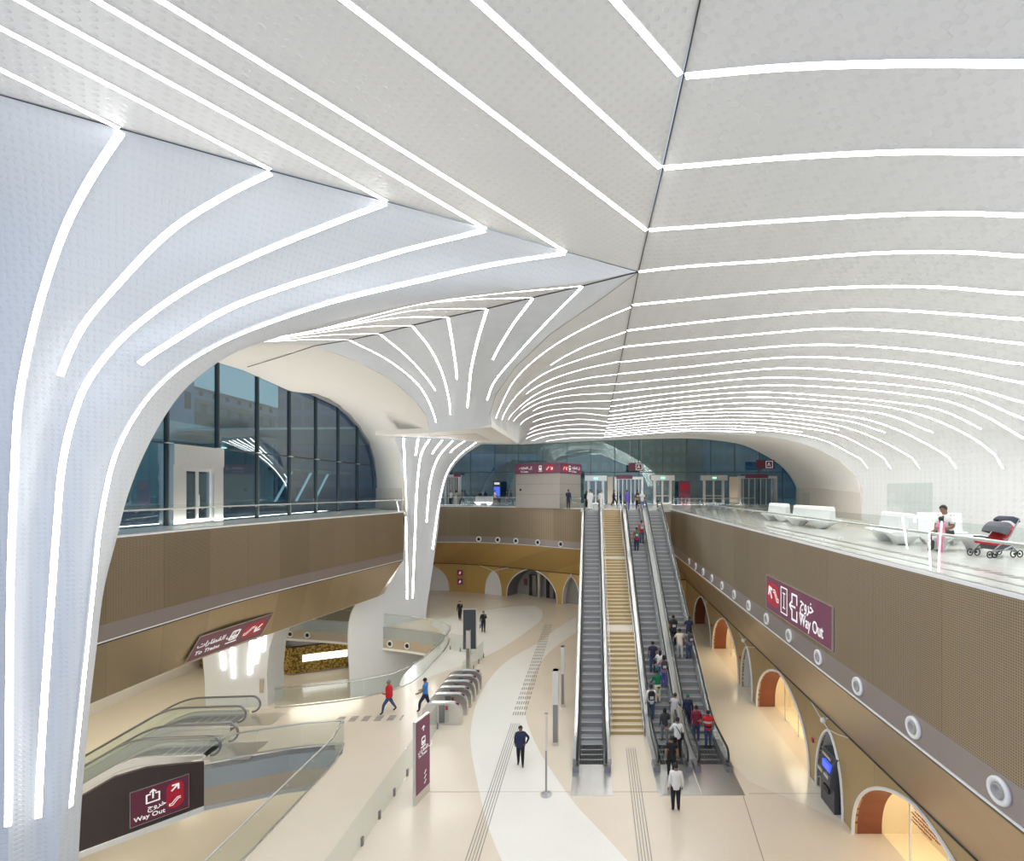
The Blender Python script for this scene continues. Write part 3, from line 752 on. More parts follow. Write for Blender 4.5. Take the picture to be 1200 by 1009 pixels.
# lower walls with arched openings
BLACKP = 3.2
def archz(t, h): t = min(1, abs(t)); return h*(1-t**1.5)**.42
def arch_wall(name, fn, s0, s1, arches, ztop, mat, depth, dvec):
    """fn(s)->(x,y); arches = [(a,b,h)]; dvec(s)->outward unit"""
    S = set([s0, s1]); x = s0
    while x < s1: S.add(x); x += .5
    for a, b, h in arches:
        for k in range(33):
            t = math.cos(pi*k/32); S.add((a+b)/2+(b-a)/2*t)
    S = sorted(S); mb = MB()
    def low(s, side):
        for a, b, h in arches:
            if a < s < b: return archz((2*s-a-b)/(b-a), h)
            if abs(s-a) < 1e-6: return 0
            if abs(s-b) < 1e-6: return 0
        return 0
    for a, b in zip(S[:-1], S[1:]):
        if b-a < 1e-6: continue
        m_ = (a+b)/2; inside = any(q0 < m_ < q1 for q0, q1, h in arches)
        za, zb = (low(a, 1), low(b, 0)) if inside else (0, 0)
        (xa, ya), (xb, yb) = fn(a), fn(b); da, db = dvec(a)*.12, dvec(b)*.12
        mb.add([(xa, ya, za), (xb, yb, zb), (xb, yb, ztop), (xa, ya, ztop), (xa+da.x, ya+da.y, za), (xb+db.x, yb+db.y, zb), (xb+db.x, yb+db.y, ztop), (xa+da.x, ya+da.y, ztop)],
               [(0, 1, 2, 3), (7, 6, 5, 4), (0, 4, 5, 1), (3, 2, 6, 7)])
    return struct(mb.build(name, mat))
def arch_pts(a, b, h, n=40):
    out = []
    for k in range(n+1):
        t = -math.cos(pi*k/n); out.append(((a+b)/2+(b-a)/2*t, archz(t, h)))
    return out
def arch_unit(fn, dvec, a, b, h, depth, rim, jamb, back, rootname, label, cat, group=None, backkind='solid', light=None):
    """everything that stands in an arch: rim, jamb lining, back screen"""
    (x, y) = fn((a+b)/2); root = empty(rootname, (x, y, 0), 0, label, cat, group); off = Vector((x, y, 0))
    ap = arch_pts(a, b, h)
    pts = []
    for s, z in ap:
        px, py = fn(s); d = dvec(s); pts.append(Vector((px-d.x*.02, py-d.y*.02, z))-off)
    mb = MB(); mb.tube(pts, .055, 6); mb.build('arch_rim', rim, root)
    mb = MB(); vs = []
    for s, z in ap:
        px, py = fn(s); d = dvec(s); q = min(1, .96 if z > .01 else 1)
        vs += [Vector((px, py, z))-off, Vector((px+d.x*depth, py+d.y*depth, z))-off, Vector((px+d.x*depth, py+d.y*depth, z+.04))-off, Vector((px, py, z+.04))-off]
    L = len(ap); fs = [(i*4+k, i*4+(k+1) % 4, i*4+4+(k+1) % 4, i*4+4+k) for i in range(L-1) for k in range(4)]
    mb.add(vs, fs); mb.build('arch_lining', jamb, root)
    mb = MB(); vs = []; dep = depth
    for dd in (dep-.03, dep+.01):
        for s, z in ap:
            px, py = fn(s); d = dvec(s); vs.append(Vector((px+d.x*dd, py+d.y*dd, z))-off)
    fs = []
    for i in range(L-1):
        j = i+1
        # vertical strips down to the floor
    vv = []
    for dd in (dep-.03, dep+.01):
        for s, z in ap:
            px, py = fn(s); d = dvec(s); vv += [Vector((px+d.x*dd, py+d.y*dd, 0))-off, Vector((px+d.x*dd, py+d.y*dd, z))-off]
    n2 = 2*L
    for i in range(L-1): fs += [(2*i, 2*i+2, 2*i+3, 2*i+1), (n2+2*i, n2+2*i+1, n2+2*i+3, n2+2*i+2)]
    mb.add(vv, fs); mb.build('arch_screen', back, root)
    return root
# ================================================================ LOWER WALLS
XR = 8.81
fnR = lambda s: (XR, s); dR = lambda s: Vector((1, 0))
RARCH = [(10.1, 16.4, 3.0), (17.05, 19.1, 2.65), (19.7, 26.0, 3.0), (26.7, 28.7, 2.65), (29.2, 35.5, 3.0), (36.05, 42.1, 3.0)]
arch_wall('wall_right_lower', fnR, 2, 45.65, RARCH, 3.25, M_BRONZE3, .12, dR)
# back wall parametrised by arc length
bw = [Vector((x, y, 0)) for x, y in BACKW]; bl = [0]
for i in range(1, len(bw)): bl.append(bl[-1]+(bw[i]-bw[i-1]).length)
def fnB(s):
    s = max(0, min(bl[-1], s))
    for i in range(1, len(bl)):
        if s <= bl[i]+1e-9:
            p = bw[i-1].lerp(bw[i], (s-bl[i-1])/(bl[i]-bl[i-1])); return (p.x, p.y)
    return (bw[-1].x, bw[-1].y)
def dB(s):
    a, b = fnB(s-.05), fnB(s+.05); d = Vector((b[0]-a[0], b[1]-a[1])).normalized(); return Vector((-d.y, d.x))
def sx(x):
    lo, hi = 0, bl[-1]
    for _ in range(40):
        m_ = (lo+hi)/2
        if fnB(m_)[0] < x: lo = m_
        else: hi = m_
    return lo
BARCH = [(sx(-21.5), sx(-16.4), 3.0), (sx(-11.9), sx(-9.95), 2.6), (sx(-9.3), sx(-3.57), 3.25), (sx(-3.0), sx(-1.2), 2.9)]
arch_wall('wall_back_lower', fnB, 0, bl[-1], BARCH, 3.25, M_GOLDW, .12, dB)
# continuous dark reveal line at the foot of the slant
for pts in ([(XR-.05, y) for y in (2, 45.6)], [(x, y-.05) for x, y in BACKW]):
    mb = MB(); mb.tube([(x, y, 3.2) for x, y in pts], .065, 6); struct(mb.build('trim_9', M_BLACK))

# ---- arches on the right wall
shoplab = {0: 'nearest lit shopfront arch with lettering and a red ribbon sign on glass', 2: 'second lit shopfront arch from the front, blank cream screens, beyond the ticket machine',
           4: 'third lit shopfront arch from the front, red mark on its glass', 5: 'farthest arch of the right wall, with dark grey screens'}
for i, (a, b, h) in enumerate(RARCH):
    if i in (0, 2, 4, 5):
        root = arch_unit(fnR, dR, a, b, h, .95, M_WHITE, M_TERRA, M_SGLASS if i != 5 else M_GREY, 'shopfront', shoplab[i], 'shopfront')
        ox, oy, _ = root.location
        for k in range(1, 4 if i != 5 else 3):
            y = a+(b-a)*k/4; z = archz((2*y-a-b)/(b-a), h)
            mb = MB(); mb.box(.86, .9, y-oy-.025, y-oy+.025, 0, z-.03); mb.build('glazing_bar', M_WHITE if i == 0 else M_STEEL, root)
        mb = MB(); mb.box(.40, .50, b-oy-.035, b-oy-.012, 1.3, 1.52); mb.build('wall_switch', M_WHITE, root)
        if i != 5:
            # lit room behind the glass
            mb = MB(); x0, x1 = .97, 2.3; y0, y1 = a-oy, b-oy
            mb.add([(x0,y0,.012),(x1,y0,.012),(x1,y1,.012),(x0,y1,.012),(x0,y0,3),(x1,y0,3),(x1,y1,3),(x0,y1,3)], [(0,1,2,3),(4,7,6,5),(0,4,5,1),(1,5,6,2),(2,6,7,3)])
            mb.build('shop_interior', M_WARM, root)
            L = bpy.data.lights.new('shop_lamp', 'AREA'); L.shape = 'RECTANGLE'; L.size = 1.2; L.size_y = 5; L.energy = 120; L.color = (1, .88, .68)
            lo = bpy.data.objects.new('shop_lamp', L); COL.objects.link(lo); lo.location = (XR+1.55, (a+b)/2, 2.9)
    else:
        root = arch_unit(fnR, dR, a, b, h, .8, M_WHITE, M_WHITE, M_GREY, 'alcove', {1: 'small white arched alcove holding the dark ticket machine', 3: 'small empty white arched alcove beyond the second lit shopfront'}[i], 'alcove')
# red ribbon mark and lettering on the near shop glass
def ribbonmark(y, z, s, root):
    mb = MB(); pts = [(-.5, -.5), (-.28, -.62), (-.02, -.45), (.1, -.1), (.22, .18), (.5, .28), (.52, .45), (.2, .42), (.0, .25), (-.12, -.08), (-.22, -.32), (-.5, -.35)]
    mb.prism(pts, .0, .03, lambda p, q, t: (.80-t, -p*s+y, q*s+z)); mb.build('ribbon_emblem', M_RED, root)
shops = [o for o in bpy.data.objects if o.name.startswith('shopfront')]
ribbonmark(-1.3, 1.35, .75, shops[0]); ribbonmark(.3, 1.35, .55, shops[2])
mb = MB(); mb.tube([(.8, -.1, 1.75), (.8, -2.0, 1.15)], .02, 5); mb.build('dark_rod', M_BLACK, shops[0])
mb = MB(); mb.box(.93, .99, -1.3, -1.0, 2.0, 2.5); mb.build('display_box', M_BLACK, shops[0])
M_MTXT = simple('maroon lettering', (.25, .04, .05), .5)
mb = MB()
for k, (yy, n) in enumerate([(1.5, 9), (1.4, 8), (1.55, 15), (1.5, 16), (1.55, 12)]):
    for j in range(n):
        mb.box(.90, .91, yy-.075*j-.05, yy-.075*j, 2.0-.11*k-(.015 if j % 3 else 0), 2.035-.11*k)
mb.build('lettering', M_MTXT, shops[0])['kind'] = 'stuff'
# small fire call points on the right wall
for y in (28.95, 35.8, 19.4):
    mb = MB(); mb.box(XR-.05, XR, y-.07, y+.07, 1.55, 1.7)
    tag(mb.build('call_point', M_RED), {28.95: 'small red fire call point on the bronze wall beside the empty alcove', 35.8: 'small red fire call point between the two farthest arches', 19.4: 'small red fire call point between ticket machine alcove and second shopfront'}[y], 'call point')
# white spotlights on the crown of the small arches
def spot(x, y, z, dx, dy, label):
    root = empty('wall_spotlight', (x, y, z), 0, label, 'spotlight')
    mb = MB(); mb.ball((0, 0, 0), .11, 10, 8); mb.build('lamp_head', M_WHITE, root, True)
    mb = MB(); mb.tube([(0, 0, 0), (dx*.25, dy*.25, .12)], .03, 6); mb.build('bracket', M_WHITE, root)
spot(XR-.22, 18.1, 3.02, 1, 0, 'white ball spotlight above the ticket machine alcove')
spot(XR-.22, 27.7, 3.02, 1, 0, 'white ball spotlight above the small empty alcove')
spot(XR-.22, 37.0, 3.02, 1, 0, 'white ball spotlight by the farthest arch of the right wall')
s_ = sx(-2.0); p_ = fnB(s_); spot(p_[0]-.1, p_[1]-.3, 3.1, 0, 1, 'white ball spotlight over the small arch left of the escalators')
# thin white veins running up from the small arches
for y in (18.1, 27.7):
    for sg in (-1, 1):
        mb = MB(); mb.tube([(XR-.02, y, 2.68), (XR-.02, y+sg*.7, 2.85), (XR-.02, y+sg*1.6, 3.15)], .018, 5); struct(mb.build('trim_10', M_WHITE))
for x in (-10.9,):
    for sg in (-1, 1):
        q = [fnB(sx(x)), fnB(sx(x+sg*.9)), fnB(sx(x+sg*2.0))]
        mb = MB(); mb.tube([(q[0][0], q[0][1]-.03, 2.62), (q[1][0], q[1][1]-.03, 2.9), (q[2][0], q[2][1]-.03, 3.2)], .035, 5); struct(mb.build('trim_10', M_WHITE))
# ---- arches on the back wall
bl_ = [('wall_niche', 'white arched panel with a pictogram at the far left of the bronze wall', M_WHITE, .1), ('wall_niche', 'small blank white arched niche between poster frames and elevators', M_WHITE, .1), ('elevator_lobby', 'wide arched elevator lobby in the far bronze wall', M_GREY, 1.9), ('wall_niche', 'narrow white arch with grey doors just left of the escalators', M_GREY, .7)]
for (a, b, h), (nm, lab, mt, dep) in zip(BARCH, bl_):
    root = arch_unit(fnB, dB, a, b, h, dep, M_WHITE, M_WHITE if nm == 'wall_niche' else M_STEELD, mt, nm, lab, 'elevator lobby' if 'elev' in nm else 'niche')
    if 'elev' in nm:
        lob = root
        c = (a+b)/2; d = dB(c); t = Vector((d.y, -d.x)); base = Vector((fnB(c)[0], fnB(c)[1]))
        def L3(s, dd, z): return ((t*s+d*dd).x, (t*s+d*dd).y, z)
        def lbox(nm_, s0, s1, d0, d1, z0, z1, mt_):
            mb = MB(); mb.add([L3(s0,d0,z0),L3(s1,d0,z0),L3(s1,d1,z0),L3(s0,d1,z0),L3(s0,d0,z1),L3(s1,d0,z1),L3(s1,d1,z1),L3(s0,d1,z1)], [(0,3,2,1),(4,5,6,7),(0,1,5,4),(1,2,6,5),(2,3,7,6),(3,0,4,7)]); return mb.build(nm_, mt_, root)
        lbox('door_leaf', -1.55, -.55, 1.6, 1.7, 0, 2.3, M_BLACK); lbox('door_leaf', .75, 1.75, 1.6, 1.7, 0, 2.3, M_BLACK)
        lbox('door_leaf', -1.05, -.5, 1.5, 1.6, 0, 2.3, M_STEELD); lbox('door_leaf', 1.3, 1.8, 1.5, 1.6, 0, 2.3, M_STEELD)
        lbox('center_pillar', -.12, .2, 1.2, 1.5, 0, 2.9, M_STEEL)
        lbox('notice', -2.2, -1.8, 1.5, 1.55, 1.1, 1.8, M_MAROON2); lbox('notice', 2.0, 2.3, 1.2, 1.25, 1.0, 1.9, M_MAROON2)
# two framed notices on the bronze wall
for z0 in (1.75, .75):
    s_ = sx(-15.0); x, y = fnB(s_); d = dB(s_); root = empty('framed_notice', (x, y, z0), math.atan2(d.y, d.x)-pi/2, 'red notice in a pale frame on the golden wall, %s of the pair' % ('upper' if z0 > 1 else 'lower'), 'notice')
    mb = MB(); mb.box(-.45, .45, -.06, 0, 0, .85); mb.build('frame', M_BAND, root)
    mb = MB(); mb.box(-.32, .32, -.075, -.06, .12, .73); mb.build('poster', M_RED, root)
    mb = MB(); mb.prism([(-.15, .25), (.0, .25), (.15, .5), (.0, .6), (-.1, .45)], 0, .01, lambda p, q, t: (p, -.076-t, q)); mb.build('symbol', M_TXT, root)
M_GREYN = simple('nozzle throat', (.38, .37, .36), .5)
# ---- round air nozzles in the taupe bands
def nozzle(p, d, label, group, r=.23):
    d = Vector((d[0], d[1], 0)).normalized(); t = Vector((-d.y, d.x, 0)); up_ = Vector((0, 0, 1))
    root = empty('air_nozzle', p, 0, label, 'air nozzle', group)
    fn = lambda x, y, h: tuple(t*x+up_*y-d*h)
    mb = MB(); mb.lathe([(0, .0), (r, .0), (r, .035), (r*.96, .06), (r*.82, .07), (r*.74, .055), (r*.6, .05), (r*.58, .02), (0, .02)], fn, 28); mb.build('ring', M_WHITE, root, True)
    mb = MB(); mb.lathe([(r*.56, .02), (r*.52, .075), (r*.40, .075), (r*.34, .03), (0, .028)], fn, 20); mb.build('inner_cone', M_GREYN if r < .25 else M_BLACK, root, True)
for k in range(13):
    nozzle((7.05-.03, 8.37+2.23*k, 6.42), (1, 0), 'round white air nozzle in the right balcony band, %s from the front' % ORD[k], 'air nozzles of the right balcony', .235)
bp = [Vector((x, y, 0)) for x, y in BACKP]
for k, u in enumerate((564, 585, 607, 630, 655)):
    best = min(range(len(bp)), key=lambda i: abs(U0+F*bp[i].x/bp[i].y-u)); p = bp[best]; t = (bp[best+1]-bp[best-1]).normalized()
    nozzle((p.x-(-t.y)*-.0, p.y-.05, 6.42), (-t.y, t.x), 'round white nozzle with dark core in the far balcony band, %s from the left' % ORD[k], 'air nozzles of the far balcony', .3)
v2 = [Vector((x, y, 0)) for x, y in V2]
for k, u in enumerate((476.5, 453, 364, 332)):
    best = min(range(1, len(v2)-1), key=lambda i: abs(U0+F*v2[i].x/v2[i].y-u)+(100 if v2[i].y < 38.5 else 0)); p = v2[best]; t = (v2[best+1]-v2[best-1]).normalized()
    n_ = Vector((-t.y, t.x, 0))
    if n_.y < 0: n_ = -n_
    nozzle((p.x-n_.x*.08, p.y-n_.y*.08, -1.38), (n_.x, n_.y), 'nozzle with dark core in the floor opening edge, %s from the right' % ORD[k], 'air nozzles of the floor opening', .3)
# left lower end walls and back of the level below
mb = MB(); mb.box(-38.3, -38, 2, 58, ZL, ZU+8); struct(mb.build('wall_left_lower', M_CREAM))
mb = MB(); mb.box(-60, 12, 58.4, 58.7, ZL, ZU-.3); struct(mb.build('wall_back_lower', M_CREAM))
mb = MB(); mb.box(9.3, 9.5, 2, 58, ZL, -.3); struct(mb.build('wall_right_lower', M_CREAM))

# ---- gold honeycomb kiosk on the level below
kp = [(-37.5, 46.5), (-30.3, 45.3), (-27.7, 44.8), (-23.0, 46.9), (-23.0, 52), (-37.5, 52)]
kc = (-29, 48)
root = empty('gold_kiosk', (kc[0], kc[1], ZL), 0, 'kiosk clad in gold honeycomb with backlit white panels, on the level below', 'kiosk')
loc = lambda l: [(x-kc[0], y-kc[1]) for x, y in l]
mb = MB(); mb.prism(loc(kp), .15, 2.55, lambda a, b, t: (a, b, t)); mb.build('honeycomb_wall', M_GOLD, root)
mb = MB(); mb.prism([(x*1.01, y*1.02) for x, y in loc(kp)], 2.55, 2.68, lambda a, b, t: (a, b, t)); mb.build('top_edge', M_BLACK, root)
mb = MB(); mb.prism([(x*.99, y*.99) for x, y in loc(kp)], 0, .15, lambda a, b, t: (a, b, t)); mb.build('plinth', M_BAND, root)
def kpanel(a, b, s0, s1, z0, z1):
    a, b = Vector(a), Vector(b); d = (b-a).normalized(); n_ = Vector((d.y, -d.x))
    p = [a+d*s for s in (s0, s1)]; c = Vector(kc); q = [p[0]-c, p[1]-c, p[1]-c+n_*.06, p[0]-c+n_*.06]
    mb = MB(); mb.prism([tuple(x) for x in q], z0, z1, lambda a_, b_, t: (a_, b_, t)); mb.build('backlit_panel', M_PANELW, root)
kpanel(kp[2], kp[3], .9, 4.6, 1.15, 1.75); kpanel(kp[0], kp[1], 5.0, 7.2, .95, 1.9)
# ---- small column with short light strips on the level below
prof = [(-29.9, 770), (-30.1, 800)]
mb = MB(); vs = []; Z = [ZL, -3, -1, 1, 3.2]
rows = [(-30.2, -25.6), (-30.3, -25.7), (-30.5, -25.5), (-30.8, -24.9), (-31.5, -23.6)]
for z, (x0, x1) in zip(Z, rows): vs += [(x0, 38, z), (x1, 38.4, z), (x1, 40.5, z), (x0, 40.5, z)]
fs = [(i*4+k, i*4+(k+1) % 4, i*4+4+(k+1) % 4, i*4+4+k) for i in range(4) for k in range(4)]+[(0, 3, 2, 1), (16, 17, 18, 19)]
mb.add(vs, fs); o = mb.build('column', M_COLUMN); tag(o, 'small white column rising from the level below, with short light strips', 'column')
lowcol = o
for k, (u0, v0, u1, v1) in enumerate([(259.5,764,261.5,784.5),(272,758,273,794.4),(295,747,291.5,790),(304,744,299,777.4),(311,741,308,763)]):
    Y0 = 38.0; f_ = lambda u, v: P(u, v, (Y0+(u-240)/75*.4)-.03)
    a, b = f_(u0, v0), f_(u1, v1)
    vs, fs = ribbon([a, a.lerp(b, .5), b], [Vector((0, -1, 0))]*3, .17)
    o = mesh_obj('light_strip', vs, fs, M_STRIP); tag(o, 'short light strip on the small column of the level below, %s from the left' % ORD[k], 'light', 'light strips')
mb = MB(); mb.box(-.14, .14, -.03, .0, 0, 1.1); o = mb.build('notice_board', M_BRZP); p = P(306.5, 812, 38.32); o.location = p; tag(o, 'small brown plate on the small column of the level below', 'plate')
# ================================================================ WINDOWS
# left glazed wall
def wall_poly_x(name, x, poly, th, mat, parent=None):
    mb = MB(); mb.prism(poly, 0, th, lambda a, b, t: (x-t, a, b)); o = mb.build(name, mat, parent); return o
outl = [(W(u, v).y, W(u, v).z+.12) for u, v in ((254,424),(300,441),(340,458),(364,461),(394,475),(408,486),(420,500),(432.5,519),(438,538),(441,560))]
lw = wall_poly_x('window_1', XLW-.05, [(12, ZU), (46.6, ZU)]+outl[::-1]+[(12, 18.7)], .03, M_WGLASS); struct(lw)
def topz(y):
    pts = [(12, 18.6)]+outl
    for (a, za), (b, zb) in zip(pts[:-1], pts[1:]):
        if a <= y <= b: return za+(zb-za)*(y-a)/(b-a)
    return 12
mb = MB()
ys = [26.9+3.2*k for k in range(-4, 6)]
for y in ys:
    mb.box(XLW-.14, XLW+.06, y-.05, y+.05, ZU, topz(min(y, 46))); 
for a, b in zip([12]+ys, ys+[46.5]): mb.box(XLW-.1, XLW+.04, a, b, 13.84, 13.92)
struct(mb.build('trim_11', M_MULL))
for y in ys[2:]:
    for z in (13.88,):
        mb = MB(); mb.box(XLW+.04, XLW+.14, y-.2, y+.2, z-.03, z+.03); struct(mb.build('trim_12', M_STEEL))
# dark metal reveal of that window arch
fr = [Vector((XLW, y, z)) for y, z in [(W(u, v).y, W(u, v).z) for u, v in ((364,461),(394,475),(408,486),(420,500),(432.5,519),(438,538),(441,560),(441,604))]]
mb = MB(); mb.sweep(fr, [(0, 0), (.5, 0), (.5, .12), (0, .12)], lambda p, a, b: (p.x+.1+a, p.y-b-.1, p.z-b)); struct(mb.build('trim_13', M_GREY))
# door in the left glazed wall
dr = empty('door_1', (XLW, 25.3, ZU)); dr['kind'] = 'structure'
mb = MB(); mb.box(-.3, .35, -1.6, 1.6, 3.0, 4.0); mb.build('door_header', M_STEEL, dr)
mb = MB(); mb.box(-.3, .3, -1.6, -.85, 0, 3.0); mb.box(-.3, .3, .95, 1.6, 0, 3.0); mb.box(-.3, .3, -.85, .95, 2.85, 3.0); mb.build('door_frame', M_STEEL, dr)
for s in (-1, 1):
    c = .05+s*.45; mb = MB()
    mb.box(.05, .12, c-.45, c-.36, 0, 2.85); mb.box(.05, .12, c+.36, c+.45, 0, 2.85); mb.box(.05, .12, c-.36, c+.36, 0, .25); mb.box(.05, .12, c-.36, c+.36, 2.7, 2.85)
    lf = mb.build('door_leaf', M_STEEL, dr); mb = MB(); mb.box(.08, .09, c-.36, c+.36, .25, 2.7); mb.build('door_glass', M_WGLASS, lf)
    mb = MB(); mb.tube([(.16, c-s*.38, .8), (.16, c-s*.38, 1.5)], .02, 6); mb.build('door_handle', M_STEEL, lf)
# end glazed wall
ao = [(P(u, v, YF).x, P(u, v, YF).z+.1) for u, v in ((707,516),(760,514.5),(810,514),(847,517),(872,522),(897,534),(915,546),(927,560),(934,575),(936,592))]
mb = MB(); mb.prism([(-21, ZU), (24.6, ZU)]+ao[::-1]+[(-21, 17.2)], 0, .03, lambda a, b, t: (a, YF+t, b)); struct(mb.build('window_2', M_WGLASS2))
def topz2(x):
    pts = [(-21, 17.1)]+ao
    for (a, za), (b, zb) in zip(pts[:-1], pts[1:]):
        if a <= x <= b: return za+(zb-za)*(x-a)/(b-a)
    return ZU+.5
mb = MB(); xs = [-20.2+2.86*k for k in range(16)]
for x in xs:
    if x < 24.2: mb.box(x-.045, x+.045, YF-.12, YF+.1, ZU, topz2(x))
mb.box(-21, 24.3, YF-.08, YF+.08, 13.65, 13.75)
struct(mb.build('trim_11', simple('teal mullion', (.07, .13, .14), .3, .4)))
# doors and portals of the end wall
def fx(u): return (u-U0)*YF/F
def fz(v): return H-(v-V0)*YF/F
dn = [2]
def glass_door(u0, u1, v0=557.5, n=3):
    x0, x1 = fx(u0), fx(u1); zt = fz(v0); c = (x0+x1)/2; w_ = x1-x0
    r = empty('door_%d' % dn[0], (c, YF-.15, ZU)); dn[0] += 1; r['kind'] = 'structure'; ht = zt-ZU
    mb = MB(); mb.box(-w_/2, w_/2, -.5, .1, ht-.62, ht); mb.build('door_header', M_STEEL, r)
    mb = MB(); mb.box(-.22, .22, -.53, -.5, ht-.42, ht-.24); mb.build('exit_light', M_EXIT, r)
    mb = MB(); mb.box(-w_/2+.3, -w_/2+.48, -.15, .1, 0, ht-.62); mb.box(w_/2-.48, w_/2-.3, -.15, .1, 0, ht-.62); mb.build('door_frame', M_STEEL, r)
    for s in (-1, 1):
        lw_ = (w_/2-.5); a = 0 if s > 0 else -lw_; mb = MB()
        mb.box(a+.02, a+.1, -.08, 0, 0, ht-.65); mb.box(a+lw_-.1, a+lw_-.02, -.08, 0, 0, ht-.65); mb.box(a+.1, a+lw_-.1, -.08, 0, 0, .22); mb.box(a+.1, a+lw_-.1, -.08, 0, 1.0, 1.08)
        lf = mb.build('door_leaf', M_STEEL, r); mb = MB(); mb.box(a+.1, a+lw_-.1, -.05, -.04, .22, ht-.65); mb.build('door_glass', M_WGLASS, lf)
    return r
glass_door(685.5, 711); glass_door(762.5, 789.5, 557); glass_door(820.5, 851, 557)
def portal(u0, u1, v0, band):
    x0, x1 = fx(u0), fx(u1); c = (x0+x1)/2; w_ = x1-x0; ht = fz(v0)-ZU
    r = empty('door_%d' % dn[0], (c, YF-.2, ZU)); dn[0] += 1; r['kind'] = 'structure'
    mb = MB(); mb.box(-w_/2, w_/2, -.6, .1, ht-.3, ht); mb.box(-w_/2, -w_/2+.25, -.6, .1, 0, ht-.3); mb.box(w_/2-.25, w_/2, -.6, .1, 0, ht-.3); mb.build('door_frame', M_STEEL, r)
    mb = MB(); a, b = band; mb.box(a*w_, b*w_, -.75, -.6, ht-.25, ht+.2); mb.build('sign_band', M_MAROON2, r)
    n = 6
    for k in range(n):
        xx = -w_/2+.25+(w_-.5)*(k+.5)/n
        mb = MB(); mb.box(xx-.05, xx+.05, -.35+.1*math.cos(k), -.25+.1*math.cos(k), 0, ht-.3); mb.build('door_post', M_STEEL, r)
    mb = MB(); mb.box(-w_/2+.25, w_/2-.25, -.12, -.1, .1, ht-.35); mb.build('door_glass', M_WGLASS, r)
    return r
portal(720, 753, 559, (-.45, .12)); portal(864, 908, 558, (-.35, .25)); portal(523, 542, 556.5, (.1, .5))
mb = MB(); mb.box(fx(854), fx(864), YF-.3, YF-.15, ZU, ZU+3.3); mb.box(fx(712), fx(718), YF-.3, YF-.15, ZU, ZU+3.3); struct(mb.build('trim_12', M_BRZP))

# ================================================================ OUTSIDE (dusk)
slab('floor', [(-160, -20), (-20.9, -20), (-20.9, 58.2), (60, 58.2), (60, 200), (-160, 200)], [], ZU-.05, ZU-.3, M_PLAZA)
def bld(x0, x1, y0, y1, h, mat, label, roof=M_GREY):
    r = empty('building', ((x0+x1)/2, (y0+y1)/2, ZU-.05), 0, label, 'building')
    a, b = (x1-x0)/2, (y1-y0)/2
    mb = MB(); mb.box(-a, a, -b, b, 0, h); mb.build('facade', mat, r)
    mb = MB(); mb.box(-a-.2, a+.2, -b-.2, b+.2, h, h+.6); mb.build('parapet', roof, r)
    return r
bld(-66, -54, 46, 66, 24, M_PALEB, 'pale blue dusk building with small dark windows, beyond the left glazed wall')
bld(-78, -60, 67, 92, 15, M_DARKB, 'dark low building behind the street shelter, beyond the left glazed wall')
bld(-62, -50, 96, 120, 30, M_BLUEB, 'blue glazed building seen through the right panes of the left window')
bld(-120, -80, 95, 150, 22, M_PALEB, 'wide pale building far beyond the left glazed wall')
bld(-36, -22, 110, 125, 26, M_BLUEB, 'blue glazed tower beyond the left part of the end wall')
bld(-14, 14, 120, 135, 22, M_DARKB, 'dark office block beyond the middle of the end wall')
bld(24, 52, 105, 125, 24, M_BLUEB, 'blue glazed block beyond the right doors of the end wall')
bld(-52, -44, 30, 44, 17, M_DARKB, 'dark building close outside the left glazed wall, left of its door')
bld(-75, 100, 150, 160, 34, M_DARKB, 'long dark block closing the view far beyond the end wall')
# street shelter with slanted lit struts, green hoarding behind
r = empty('street_shelter', (-45, 66, ZU), 0, 'street shelter with lit slanted struts outside the left glazed wall', 'shelter')
mb = MB(); mb.box(-6, 8, -9, 9, 4.1, 4.4); mb.build('roof', M_GREY, r)
for k in range(4):
    mb = MB(); y = -6.5+4.4*k; mb.tube([(5.5, y, 4.1), (4.5, y-1.8, .2)], .15, 6); mb.build('strut', simple('lit strut', (.8, .85, .85), .5, emit=(.8, .9, 1), es=.7) if k == 0 else MATS['lit strut'], r)
r = empty('hoarding', (-52, 67, ZU), 0, 'green hoarding along the street behind the lit shelter', 'hoarding')
mb = MB(); mb.box(-.1, .1, -12, 12, 0, 2.6); mb.build('boards', M_GREEN, r)
mb = MB(); mb.box(-.15, .15, -12, 12, 2.6, 2.75); mb.build('top_rail', M_WHITE, r)
def kerb_lamp(x, y, lab):
    r = empty('street_lamp', (x, y, ZU), 0, lab, 'street lamp'); mb = MB(); mb.tube([(0, 0, 0), (0, 0, 6)], .08, 6); mb.build('pole', M_MULL, r)
    mb = MB(); mb.box(-.3, .3, -.15, .15, 6, 6.12); mb.build('lamp_head', M_PANELW, r)
kerb_lamp(-38, 50, 'thin street lamp outside the left glazed wall, right of its door')

